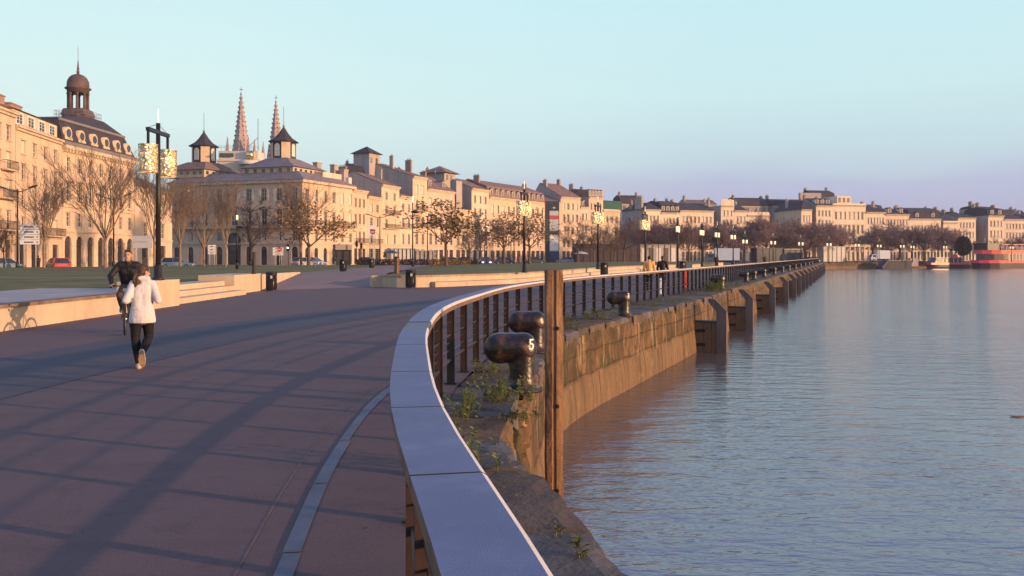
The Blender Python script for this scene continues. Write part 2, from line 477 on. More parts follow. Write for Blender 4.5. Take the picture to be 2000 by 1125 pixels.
# ledge of large worn slabs between railing and edge, one sheet per slab joined as the ledge part
mb = MB(); t = RAIL.t_at_y(-3) if False else 0
def q_at(p, g):
    """distance along the normal from a railing point to the quay edge"""
    nrm = Vector((g.y, -g.x)); best = 9
    for a, b_ in zip(QUAY.p, QUAY.p[1:]):
        d = b_-a; den = nrm.x*d.y-nrm.y*d.x
        if abs(den) < 1e-9: continue
        w = a-p; s_ = (w.x*d.y-w.y*d.x)/den; u = (w.x*nrm.y-w.y*nrm.x)/den
        if -.001 <= u <= 1.001 and 0 < s_ < best: best = s_
    return best
t = 14.0
while t < RAIL.L-2:
    y = RAIL.at(t).y
    Ls = r2.uniform(.9, 1.7) if y < 45 else 6
    nn = 6 if y < 45 else 2
    sw = (r2.uniform(-.05, .03) if not 7.8 < y < 10.6 else r2.uniform(-.30, -.12)) if y < 45 else 0; tone = r2.randrange(3); gap = r2.uniform(.025, .06) if y < 45 else .02; zt = r2.uniform(-.035, -.005); tl = r2.uniform(-.01, .01)
    grid = []
    for i in range(nn+1):
        tt = t+gap+(Ls-gap)*i/nn
        p = RAIL.at(tt); g = RAIL.tan(tt); w = q_at(p, g); nrm = Vector((g.y, -g.x))
        row = []
        for j in range(7):
            o = .12+(w-.07-.12)*j/6
            if j == 6: o += sw+(r2.uniform(-.03, .012) if y < 45 else 0)
            q = p+nrm*o; z = zt+tl*(j-3)/3+(r2.uniform(-.006, .006) if y < 45 else 0)
            if y < 45 and j == 6: z -= r2.uniform(0, .035)
            if y < 45 and i in (0, nn): z -= .008
            row.append((q.x, q.y, z))
        grid.append(row)
    fs = []; K_ = 9
    vs = []
    for i, row in enumerate(grid):      # top, rounded arris and front face of each coping block
        p6 = Vector(row[6]); tt = t+gap+(Ls-gap)*i/nn; g = RAIL.tan(tt); nrm = Vector((g.y, -g.x, 0))
        jj = (lambda: r2.uniform(-.02, .012)) if y < 45 else (lambda: 0)
        vs += [Vector(v) for v in row[:6]]+[p6, p6+nrm*(.03+jj())+Vector((0,0,-.045)), p6+nrm*(.02+jj())+Vector((0,0,-.27))]
    for i in range(nn):
        for j in range(K_-1): fs.append((i*K_+j, i*K_+j+1, (i+1)*K_+j+1, (i+1)*K_+j))
    o = len(vs)
    for i in (0, nn): vs += [v-Vector((0,0,.12)) for v in vs[i*K_:i*K_+7]]
    for j in range(6):
        fs.append((o+j, o+j+1, j+1, j)); fs.append((nn*K_+j, nn*K_+j+1, o+7+j+1, o+7+j))
    for i, b0 in ((0, o), (nn, o+7)): fs.append((i*K_+6, i*K_+7, i*K_+8, b0+6))
    mb.add(vs, fs, tone); t += Ls
M['quaytop2'] = mat('quay_ledge_brown_stone', (.105, .068, .046), .92, .35, 2.2, .014, 16, col2=(.16, .11, .075)); M['quaytop3'] = mat('quay_ledge_grey_stone', (.085, .075, .075), .9, .3, 2.0, .012, 20, col2=(.14, .125, .12))
mb.build('ledge', [M['quaytop'], M['quaytop2'], M['quaytop3']], quay)
M['leaforange'] = mat('fallen_leaf', (.34, .15, .05), .8, .4, 9, col2=(.42, .33, .20))
mb = MB()
for _ in range(150):
    tt = r2.uniform(20, 55); p = RAIL.at(tt); g = RAIL.tan(tt); w_ = q_at(p, g); q = p+Vector((g.y, -g.x))*r2.uniform(.2, min(w_, 2)-.12); an = r2.uniform(0, 6.3); L_ = r2.uniform(.012, .035)
    a = Vector((math.cos(an), math.sin(an), r2.uniform(-.1, .3)))*L_; b_ = Vector((-math.sin(an), math.cos(an), r2.uniform(-.2, .2)))*L_*.6; c = Vector((q.x, q.y, r2.uniform(.004, .014)))
    mb.add([c-a, c+b_, c+a, c-b_], [(0,1,2,3)])
struct(mb.build('fallen_leaves', M['leaforange']), 'stuff')

# ------------------------------------------------------------------ low walls, terrace, steps on the left
w = thing('low_wall', 'long lit concrete terrace wall with the bicycle shadow on it', 'wall', (-11.5, 0, 0))
mb = MB(); mb.box(-.35, 0, -24, 26.97, 0, .52); mb.build('wall_face', M['wall'], w)
mb = MB()
y = -24
while y < 26.9:
    mb.box(-.4, .045, y+.006, min(y+2.4, 26.96), .52, .60); y += 2.4
mb.build('coping', M['coping'], w)
mb = MB(); mb.box(-16.2, -11.92, -24, 26.98, 0, .585); mb.box(-16.2, -12.28, 26.98, 30, 0, .585)
struct(mb.build('terrace', M['slab']))
mb = MB(); mb.box(-.8, 0, 0, 3.0, 0, .9)
t_ = thing('stone_plinth', 'lit square end block carrying the large lantern post', 'plinth', (-11.46, 27.0, 0))
mb.build('block', M['wall'], t_)
st = thing('steps', 'three long lit stone steps beside the lantern plinth', 'steps', (-11.6, 30.03, 0))
for k in range(3):
    mb = MB(); mb.box(-2.2, -.15-.48*k, 0, 8.45, .2*k, .2*(k+1)); mb.build('step', M['wall'], st)
t_ = thing('stone_plinth', 'lit stone end block right of the steps, next to a bin', 'plinth', (-12.28, 38.5, 0))
mb = MB(); mb.box(-1.6, 0, 0, 4.1, 0, .85); mb.build('block', M['wall'], t_)
mb = MB()
mb.prism([(-12.35,42.62,0),(-13.5,55.5,.55),(-13.5,55.5,.68),(-12.35,42.62,.80)], (-.35, -.03, 0))
tag(mb.build('ramp_wall', M['wall']), 'pale tapering wall along the left edge of the ramp', 'wall')
mb = MB(); mb.quad((-12.3,42.6,.004),(-7.45,48.1,.004),(-8.1,57,.608),(-13.4,55.3,.608))
mb.sheet([(-13.9,55.3),(-8.0,57),(-9.2,80),(-9.4,104),(-14,106),(-14,80)], .608)
struct(mb.build('path', M['pavepath']))
# lawns: raised turf with banked far edges
def lawn(name, poly, z, skirt):
    mb = MB(); mb.sheet(poly, z); n = len(poly)
    c = Vector((sum(p[0] for p in poly)/n, sum(p[1] for p in poly)/n))
    out = [Vector((p[0], p[1]))+(Vector((p[0], p[1]))-c).normalized()*skirt for p in poly]
    for k in range(n):
        k2 = (k+1) % n
        mb.quad((*poly[k], z), (out[k].x, out[k].y, -.06), (out[k2].x, out[k2].y, -.06), (*poly[k2], z))
    return struct(mb.build(name, M['grass']))
lawn('grass_lawn', [(-16.2,-24),(-16.2,30),(-13.85,30.1),(-13.85,42.8),(-13.9,55),(-14,80),(-14,104),(-24,104),(-46,87),(-62,60),(-62,-24)], .6, .02)
RW = [(-7.4,48.2),(-6.4,46.9),(-5.3,46.8),(-2.9,49.6),(0,54.2),(2.1,59.5),(10.3,87),(20.4,108.5)]
RC = Curve(RW, .5)
front = [RC.off(RC.L*i/40, -.35) for i in range(41)]
lawn('grass_lawn', [(p.x, p.y) for p in front]+[(30,128),(40,165),(22,168),(9,152),(0,127),(-6,112),(-8.6,100),(-8.4,80),(-7.7,57)], .6, .02)
mb = MB(); mb.sheet([(-46,44.6),(-14,43.6),(-14,44.0),(-46,45.1)], .606); struct(mb.build('footpath', M['slab']))
# curved seat wall in front of the right lawn
w = thing('low_wall', 'curved two tier stone seat wall edging the right lawn', 'wall', (0,0,0))
def ribbon(prof, cv, t0, t1, step, mb=None):
    mb = mb or MB(); n = max(1, int((t1-t0)/step)); vs = []; fs = []; k = len(prof)
    for i in range(n+1):
        t = t0+(t1-t0)*i/n
        for o, z in prof:
            p = cv.off(t, o); vs.append((p.x, p.y, z))
    for i in range(n):
        for j in range(k):
            j2 = (j+1) % k; fs.append((i*k+j, i*k+j2, (i+1)*k+j2, (i+1)*k+j))
    fs.append(tuple(range(k))); fs.append(tuple(reversed(range(n*k, n*k+k))))
    mb.add(vs, fs); return mb
ribbon([(-.4,0),(.0,0),(.0,.56),(-.4,.56)], RC, 0, RC.L, .6).build('wall_face', M['wall'], w)
ribbon([(.002,0),(.34,0),(.34,.26),(.002,.30)], RC, 4, RC.L-.3, .6).build('seat_step', M['wall'], w)
mb = MB(); t = 0.02
while t < RC.L-1:
    ribbon([(-.44,.56),(.04,.56),(.04,.655),(-.44,.655)], RC, t, t+1.97, .5, mb); t += 2.0
M['rwcop'] = stone('lawn_wall_coping', (.36, .26, .19), .5)
mb.build('coping', M['rwcop'], w)
t_ = thing('stone_plinth', 'small pale block ending the curved seat wall near the ramp', 'plinth', (-7.5, 47.9, 0), .3)
mb = MB(); mb.box(-.25, .75, -.2, .55, 0, .62); mb.build('block', M['wall'], t_)
for (x, y, l, lab) in ((23.2,112,5.5,'low stone bench block beyond the end of the seat wall'), (31,134,9,'long low stone bench in front of the white box truck')):
    w = thing('stone_bench', lab, 'bench', (x, y, 0), rad(67))
    mb = MB(); mb.box(0, l, 0, .8, 0, .55); mb.build('block', M['wall'], w)
    mb = MB(); mb.box(-.04, l+.04, -.04, .84, .55, .64); mb.build('coping', M['rwcop'], w)

# ------------------------------------------------------------------ railing
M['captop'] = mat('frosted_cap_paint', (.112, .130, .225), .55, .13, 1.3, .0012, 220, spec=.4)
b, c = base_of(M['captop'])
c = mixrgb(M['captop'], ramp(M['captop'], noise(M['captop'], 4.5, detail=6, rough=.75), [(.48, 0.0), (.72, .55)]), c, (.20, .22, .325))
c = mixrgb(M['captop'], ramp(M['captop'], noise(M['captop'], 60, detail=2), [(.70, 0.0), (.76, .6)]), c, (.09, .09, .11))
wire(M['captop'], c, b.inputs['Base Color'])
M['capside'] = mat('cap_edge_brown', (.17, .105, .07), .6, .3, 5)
M['capend'] = mat('cap_edge_sunlit', (.62, .58, .56), .4, .1, 3)  # sunlit gleam of the river-side lip, put into a pale colour
M['railpost'] = mat('railing_post_paint', (.040, .024, .020), .5, .35, 6)
railing = thing('railing', 'long curved railing with frosted flat cap along the quay edge', 'railing', (0,0,0))
def cap(t0, t1, name='cap_segment', mt=None, dz=0):
    mb = MB(); n = max(1, int((t1-t0)/.5)); vs = []; fs = []; ms = []
    pr = [(-.10,1.10+dz),(.098,1.10+dz),(.112,1.092+dz),(.112,1.065),(.100,1.060),(.100,1.005),(.06,1.0),(-.085,1.0),(-.10,1.06)]
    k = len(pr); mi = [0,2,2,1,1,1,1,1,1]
    for i in range(n+1):
        t = t0+(t1-t0)*i/n
        for o, z in pr:
            p = RAIL.off(t, o); vs.append((p.x, p.y, z))
    o = 0
    for i in range(n):
        for j in range(k):
            j2 = (j+1) % k
            mb.add([vs[i*k+j], vs[i*k+j2], vs[(i+1)*k+j2], vs[(i+1)*k+j]], [(0,1,2,3)], mi[j])
    mb.add(vs[:k], [tuple(range(k))], 3); mb.add(vs[-k:], [tuple(reversed(range(k)))], 3)
    return mb.build(name, [mt or M['captop'], M['capside'], M['capend'] if mt is None else mt, M['rubber']], railing)
J = [-20,-14,-8,-3,-.75,.3,1.35,2.4,3.46,4.53,5.9,7.29]
TJ = [0]+[RAIL.t_at_y(y) for y in J[1:]]
def tf(y):   # finer parameter search than the sample spacing
    lo, hi = 0, RAIL.L
    for _ in range(40):
        mid = (lo+hi)/2
        if RAIL.at(mid).y < y: lo = mid
        else: hi = mid
    return lo
TJ = [0]+[tf(y) for y in J[1:]]
for a, b_ in zip(TJ, TJ[1:]): cap(a+.007, b_-.007)
M['capdark'] = mat('bare_steel_plate', (.075, .085, .105), .45, .25, 4, metal=.3)
cap(TJ[-1]+.004, tf(7.95)-.004, 'cap_plate', M['capdark'], -.004)
t = tf(7.95)
while t < RAIL.L-1:
    st_ = 3.0 if RAIL.at(t).y < 30 else 7.5
    cap(t+.006, min(t+st_, RAIL.L)-.006); t += st_
mb = MB()
for (z, r) in ((.33,.026),(.46,.007),(.66,.017),(.56,.007),(.83,.007)):
    n = int(RAIL.L/.75)
    mb.tube([(*RAIL.off(RAIL.L*i/n, .02), z) for i in range(n+1)], r, 5)
rails = mb.build('horizontal_bars', M['railpost'], railing)
pm = MB(); pm.box(-.022, .022, -.045, .045, -.06, 1.0); pm.box(-.03, .03, -.075, .075, -.02, .02); pm.box(-.028, .028, .045, .055, -.02, 1.0)
pme = pm.mesh('post', M['railpost'])
pts = []; t = tf(7.95)%1.2
while t < RAIL.L: pts.append(t); t += 1.2
pts.sort(key=lambda t: (RAIL.at(t).y < -1, RAIL.at(t).y))
far = MB()
for i, t in enumerate(pts):
    p = RAIL.off(t, .02); g = RAIL.tan(t); a = math.atan2(g.y, g.x)
    if i < 100: link('post', pme, railing, (p.x, p.y, 0), a+PI)
    else:
        R3 = Matrix.Rotation(a+PI, 3, 'Z')
        far.add([R3 @ Vector(v)+Vector((p.x, p.y, 0)) for v in pm.v], pm.f)
struct(far.build('far_posts', M['railpost'], railing), 'stuff')

# ------------------------------------------------------------------ rusty timber pile, fender piles
M['rust'] = mat('rusty_timber', (.15, .075, .038), .85, .3, 2.0, .02, 18, col2=(.32, .17, .09), streak=(5,5,.5))
b, c = base_of(M['rust'])
c = mixrgb(M['rust'], ramp(M['rust'], noise(M['rust'], 1.0, sc=(9,9,.7), detail=5, rough=.7), [(.50, 0.0), (.64, .9)]), c, (.055, .028, .018))
wire(M['rust'], c, b.inputs['Base Color'])
pile = thing('mooring_pile', 'tall rusty upright pile standing against the quay beside the bollards', 'pile', (.45, 9.35, -2.4), rad(8))
mb = MB()
r3 = random.Random(2); rows = []
for k in range(27):
    z = 3.95*k/26; j = lambda a=.006: r3.uniform(-a, a)
    rows.append([(-.088+j(), -.07+j(), z), (-.035+j(), -.09+j(), z), (-.02+j(.003), -.075, z), (.0+j(.003), -.075, z), (.012+j(.003), -.092, z), (.088+j(), -.07+j(), z), (.088+j(), .07, z), (-.088+j(), .07, z)])
vs = [v for r_ in rows for v in r_]; fs = []
for i in range(26):
    for j in range(8): fs.append((i*8+j, i*8+(j+1)%8, (i+1)*8+(j+1)%8, (i+1)*8+j))
fs.append(tuple(26*8+j for j in range(8)))
mb.add(vs, fs); mb.build('timber', M['rust'], pile)
mb = MB()
for z in (1.6, 2.45, 3.25): mb.lathe([(.022,0),(.022,.012),(.012,.016)], 8, (0,0,0)); 
bolt = mb.mesh('bolt', M['iron'])
for z in (1.6, 2.5, 3.33):
    o = link('bolt', bolt, pile, (.02, -.088, z)); o.rotation_euler = (PI/2, 0, 0)
mb = MB(); mb.box(-.02, .06, .07, .30, 1.0, 1.16); mb.box(-.02, .06, .07, .30, 2.1, 2.2); mb.build('bracket', M['iron'], pile)

M['fender'] = mat('muddy_fender_concrete', (.16, .10, .06), .9, .25, 1.5, .01, 12)
M['fendertop'] = mat('dark_fender_cap', (.055, .048, .048), .7, .3, 4)
M['pilegrey'] = mat('weathered_fender_pile', (.125, .095, .088), .8, .25, 2, streak=(3,3,.4))
b, c = base_of(M['pilegrey'])
ORD = ['first', 'second', 'third', 'fourth', 'fifth', 'sixth', 'seventh', 'eighth', 'ninth', 'tenth', 'eleventh', 'twelfth', 'thirteenth', 'fourteenth', 'fifteenth', 'sixteenth']
QY = [33.6, 43.2, 56.6, 69.4, 80, 88.5, 97, 106, 117, 129, 142, 158, 176, 196]
def tq(y):
    lo, hi = 0, 320
    for _ in range(40):
        mid = (lo+hi)/2
        if QUAY.at(mid).y < y: lo = mid
        else: hi = mid
    return lo
def make_fender():
    t_ = thing('fender_pile', '', 'fender pile', (0,0,0), 0, 'fender piles along the quay wall')
    # local x points out over the water, y away along the quay
    mb = MB()
    mb.box(-.12, .28, 0, .5, -2.6, -.86); mb.box(.30, .60, .04, .5, -2.6, -.86); mb.box(.62, .80, 0, .5, -2.6, -.86)
    mb.box(.10, .68, .06, .44, -2.55, -.90)
    mb.build('fender_panel', M['fender'], t_)
    mb = MB(); mb.box(-.12, .82, -.015, .52, -.858, -.80); mb.build('panel_cap', M['fendertop'], t_)
    for z in (-1.25, -1.78):
        mb = MB(); mb.prism([(.02,-.012,z),(.34,-.012,z+.02),(.38,-.012,z+.09),(.28,-.012,z+.14),(.02,-.012,z+.12)], (0,.008,0)); mb.build('slot', M['rubber'], t_)
    mb = MB()
    mb.prism([(.80,-.08,-2.6),(1.17,-.08,-2.6),(1.17,-.08,-.42),(.72,-.08,.02),(.50,-.08,.03),(.49,-.08,-.06),(.80,-.08,-.44)], (0,.36,0)); mb.build('pile', M['pilegrey'], t_)
    mb = MB(); mb.prism([(1.175,-.1,-.41),(.73,-.1,.035),(.47,-.1,.05),(.47,-.1,.03),(.72,-.1,.02),(1.165,-.1,-.43)], (0,.40,0)); mb.build('pile_cap', M['fendertop'], t_)
    return t_
fp = make_fender()
for i, y in enumerate(QY):
    t = tq(y); p = QUAY.at(t); g = QUAY.tan(t)
    lab = ['nearest bent top fender pile with muddy panel and two slots', 'bent top fender pile just beyond the nearest one'][i] if i < 2 else f'{ORD[i]} bent top fender pile from the near end of the row'
    placed(fp, i, (p.x, p.y, 0), math.atan2(g.y, g.x)-PI/2, lab)

# ------------------------------------------------------------------ bollards
M['boll'] = mat('worn_black_bollard_paint', (.018, .013, .011), .33, .35, 5, .009, 14, spec=.5)
b, c = base_of(M['boll'])
c = mixrgb(M['boll'], ramp(M['boll'], noise(M['boll'], 6, detail=6, rough=.7), [(.50, 0.0), (.68, .9)]), c, (.14, .062, .026))
wire(M['boll'], c, b.inputs['Base Color'])
mb = MB()
mb.lathe([(.24,0),(.24,.025),(.19,.05),(.17,.12),(.165,.3),(.17,.52)], 24)
mb.caps_((0,0,.5), (-.02,0,.535), .185, .19, 20)
mb.caps_((-.10,0,.53), (-.30,0,.515), .19, .205, 20)
mb.caps_((.02,0,.50), (.02,0,.56), .175, .165, 20)
bproto = thing('mooring_bollard', '', 'bollard', (0,0,0), 0, 'mooring bollards along the quay ledge')
remeshed(mb, 'post_and_head', M['boll'], .016, 6, bproto)
mb = MB(); mb.lathe([(.27,-.03),(.27,.012),(.22,.02)], 20); mb.build('base_plate', M['iron'], bproto)
M['numwhite'] = mat('number_paint', (.8, .78, .74), .6, .05, 10)
def number(ch, parent, ang, z0, h, rad_):
    cu = bpy.data.curves.new('t', 'FONT'); cu.body = ch; cu.size = h/.7; cu.align_x = 'CENTER'; cu.resolution_u = 3; cu.offset = .001
    o = bpy.data.objects.new('t', cu); COL.objects.link(o)
    me = bpy.data.meshes.new_from_object(o.evaluated_get(bpy.context.evaluated_depsgraph_get()))
    bpy.data.objects.remove(o)
    bm = bmesh.new(); bm.from_mesh(me); bmesh.ops.subdivide_edges(bm, edges=[e for e in bm.edges if e.calc_length() > .02], cuts=2)
    for v in bm.verts:
        a = ang+v.co.x/rad_
        v.co = Vector((.02+math.cos(a)*rad_, math.sin(a)*rad_, z0+v.co.y))
    bm.to_mesh(me); bm.free(); me.materials.clear(); me.materials.append(M['numwhite'])
    return link('number', me, parent)
BO = [(1020,11.25,'large black bollard numbered 5, nearest to the camera', '5'), (1046,15.7,'black bollard half hidden behind the rusty pile', None),
      (1219,24.9,'worn black bollard numbered 3 beyond the rusty pile', '3'), (1408,43.5,'rusty dark bollard beside a yellow green bush', None)]
used = 0
def bollard(x, y, lab, num=None, rz=rad(-18)):
    global used
    b_ = placed(bproto, used, (x, y, -.01), rz, lab); used += 1
    return b_
bs = []
for (px, d, lab, num) in BO: bs.append(bollard((px-1000)/F*d, d, lab, None, rad(-8) if d < 30 else rad(-18)))
for b_ in bs[3:]: b_.scale = (1.1,)*3
for k, y in enumerate([57.5, 62.5, 70, 80, 90, 100, 112, 124, 137, 151, 166]):
    t = tq(y); p = QUAY.off(t, -.75)
    bollard(p.x, p.y, f'{ORD[k]} of the dark bollards receding beyond the bush, counted from the near end')
number('5', bs[0], rad(-50), .52, .135, .186); number('3', bs[2], rad(-56), .53, .12, .186)

# ------------------------------------------------------------------ weeds on the ledge
M['weed'] = mat('weed_leaves', (.13, .20, .03), .7, .4, 6, col2=(.25, .27, .05))
M['weeddry'] = mat('dry_weed', (.20, .15, .05), .8, .4, 6, col2=(.15, .17, .045))
def weed(seed, h, sp, nst, dense=1.0):
    r = random.Random(seed); mb = MB()
    for _ in range(nst):
        x, y = r.gauss(0, sp), r.gauss(0, sp); hh = h*r.uniform(.35, 1)
        lean = Vector((r.uniform(-.5, .5), r.uniform(-.5, .5), 1)).normalized()
        p = Vector((x, y, -.02)); top = p+lean*hh
        mb.twig(p, top, .005, 1)
        for k in range(int(hh*55*dense)+3):
            q = p.lerp(top, r.uniform(.1, 1)); an = r.uniform(0, 2*PI); L = r.uniform(.025, .06)*(.8+h)
            d = Vector((math.cos(an), math.sin(an), r.uniform(-.3, .9))).normalized()
            s_ = d.cross(Vector((0,0,1))).normalized()*L*.28
            e = q+d*L; mid = q+d*L*.5+Vector((0,0,.006))
            mb.add([q, mid+s_, e, mid-s_], [(0,1,2,3)], 0 if r.random() < .75 else 1)
    return mb
WD = [((-.44,6.9),.42,.10,22,'tall straggly green weed at the foot of the railing',1), ((-.13,10.3),.36,.17,40,'bright green weed clump in front of the bollard numbered 5',1),
      ((-.55,9.4),.34,.13,22,'leafy weed between railing posts near the first bollard',1), ((-.28,12.9),.26,.2,30,'low dark weed patch behind the first bollard',1),
      ((1.15,20.4),.45,.22,34,'dry tall grass tuft right of the rusty pile',0), ((2.35,23.9),.35,.3,40,'weed patch left of the bollard numbered 3',1),
      ((4.4,29.6),.28,.4,50,'low brown weed patch beyond the bollard numbered 3',0), ((5.6,32.2),.25,.45,50,'spreading weed strip along the railing foot',1),
      ((9.9,42.9),.62,.34,90,'round yellow green bush beside a bollard',1), ((8.1,39),.3,.4,40,'brown weeds before the yellow green bush',0),
      ((12.6,49.5),.3,.5,60,'green weeds beyond the fourth bollard',1), ((15.9,58.5),.3,.6,60,'dull weeds between two pairs of far bollards',0),
      ((-.30,5.6),.12,.09,18,'small ground weed in a ledge joint',0), ((.03,9.2),.14,.12,34,'dry moss tuft on the broken ledge corner',0),
      ((.40,5.0),.16,.015,4,'small dry sprig on the ledge rim over the water',0), ((.30,5.4),.09,.015,3,'tiny sprig at the ledge rim further along',0)]
for i, ((x, y), h, sp, n, lab, g) in enumerate(WD):
    o = weed(100+i, h, sp, n).build('weed', [M['weed'], M['weeddry']] if g else [M['weeddry'], M['weeddry']], None, (x, y, -.01))
    tag(o, lab, 'weed', 'weeds growing on the quay ledge')
# ------------------------------------------------------------------ facades
LEFTP = [(-55.9,91.4),(-59,114),(-58.2,140)]
ROWP = [(-31.9,177.2),(-23.4,203.7),(-6.4,240),(10.3,268.9),(45.7,298.6),(72.6,308.4),(130,320.6),(195,332),(260,343)]
def hit(x, poly):
    k = (x-1000)/F
    for i, ((x0, y0), (x1, y1)) in enumerate(zip(poly, poly[1:])):
        dx, dy = x1-x0, y1-y0; den = dx-k*dy
        t = (k*y0-x0)/den
        if -1e-6 <= t <= 1+1e-6 or (i == 0 and t < 0 and (x0/y0) > k) or (i == len(poly)-2 and t > 1): return Vector((x0+dx*t, y0+dy*t))
    raise ValueError(x)

def wallgrid(mb, w, z0, z1, ops, f, dep=.28, mi=0):
    xs = sorted({0, w} | {o[0] for o in ops} | {o[1] for o in ops}); zs = sorted({z0, z1} | {o[2] for o in ops} | {o[3] for o in ops})
    for a, b in zip(xs, xs[1:]):
        if b-a < 1e-5: continue
        run = None
        for c, d in zip(zs, zs[1:]):
            if d-c < 1e-5: continue
            mx, mz = (a+b)/2, (c+d)/2
            if any(o[0] < mx < o[1] and o[2] < mz < o[3] for o in ops):
                if run: mb.quad(f(a,0,run[0]), f(b,0,run[0]), f(b,0,run[1]), f(a,0,run[1]), mi); run = None
            else:
                run = (run[0], d) if run else (c, d)
        if run: mb.quad(f(a,0,run[0]), f(b,0,run[0]), f(b,0,run[1]), f(a,0,run[1]), mi)
    for o in ops:
        a, b, c, d = o[:4]
        mb.quad(f(a,0,c), f(a,dep,c), f(a,dep,d), f(a,0,d), mi); mb.quad(f(b,dep,c), f(b,0,c), f(b,0,d), f(b,dep,d), mi)
        mb.quad(f(a,0,d), f(a,dep,d), f(b,dep,d), f(b,0,d), mi); mb.quad(f(a,dep,c), f(a,0,c), f(b,0,c), f(b,dep,c), mi)
        if len(o) > 4 and o[4]:     # arched head
            r = (b-a)/2; cx = (a+b)/2; zc = d-r; prev = None
            for k in range(9):
                an = PI-PI*k/8; p = (cx+r*math.cos(an), zc+r*math.sin(an))
                if prev:
                    mb.quad(f(prev[0],.0,prev[1]), f(p[0],.0,p[1]), f(p[0],.0,d), f(prev[0],.0,d), mi)
                    mb.quad(f(prev[0],.0,prev[1]), f(prev[0],dep,prev[1]), f(p[0],dep,p[1]), f(p[0],.0,p[1]), mi)
                prev = p

WC = {}
def win_mesh(w, h, kind):
    key = (round(w,2), round(h,2), kind)
    if key in WC: return WC[key]
    mb = MB(); x = w/2
    if kind == 'shut':
        mb.box(-x, -.02, -.05, 0, 0, h, 1); mb.box(.02, x, -.05, 0, 0, h, 1); mb.box(-.02, .02, -.02, 0, 0, h, 0)
    elif kind == 'door':
        mb.box(-x, x, -.04, 0, 0, h, 2); mb.box(-x*.6, x*.6, -.06, -.04, h*.45, h*.85, 0)
    elif kind == 'shop':
        mb.quad((-x,0,0), (x,0,0), (x,0,h), (-x,0,h), 0); mb.box(-x, x, -.06, .0, h*.72, h*.78, 2); mb.box(-.05, .05, -.05, 0, 0, h*.72, 2); mb.box(-x, x, -.05, 0, 0, .35, 2)
    else:
        mb.quad((-x,0,0), (x,0,0), (x,0,h), (-x,0,h), 0)
        t = .07
        for (a, b, c, d) in ((-x,-x+t,0,h),(x-t,x,0,h),(-x+t,x-t,h-t,h),(-x+t,x-t,0,t),(-.05,.05,t,h-t),(-x+t,-.05,h*.36,h*.36+.05),(.05,x-t,h*.36,h*.36+.05),(-x+t,-.05,h*.68,h*.68+.05),(.05,x-t,h*.68,h*.68+.05)):
            mb.box(a, b, -.06, -.002, c, d, 1)
        if kind == 'half':
            mb.box(-x+t, -.05, -.09, -.062, t, h-t, 3)
        if kind == 'open':      # louvred shutters folded back on the wall
            mb.box(-x-.56, -x-.04, -.34, -.29, .02, h-.02, 3); mb.box(x+.04, x+.56, -.34, -.29, .02, h-.02, 3)
    me = mb.mesh('window', [M['glass'], M['frame'] if kind != 'shut' else M['shutter'], M['door'], M['shutter']])
    WC[key] = me; return me

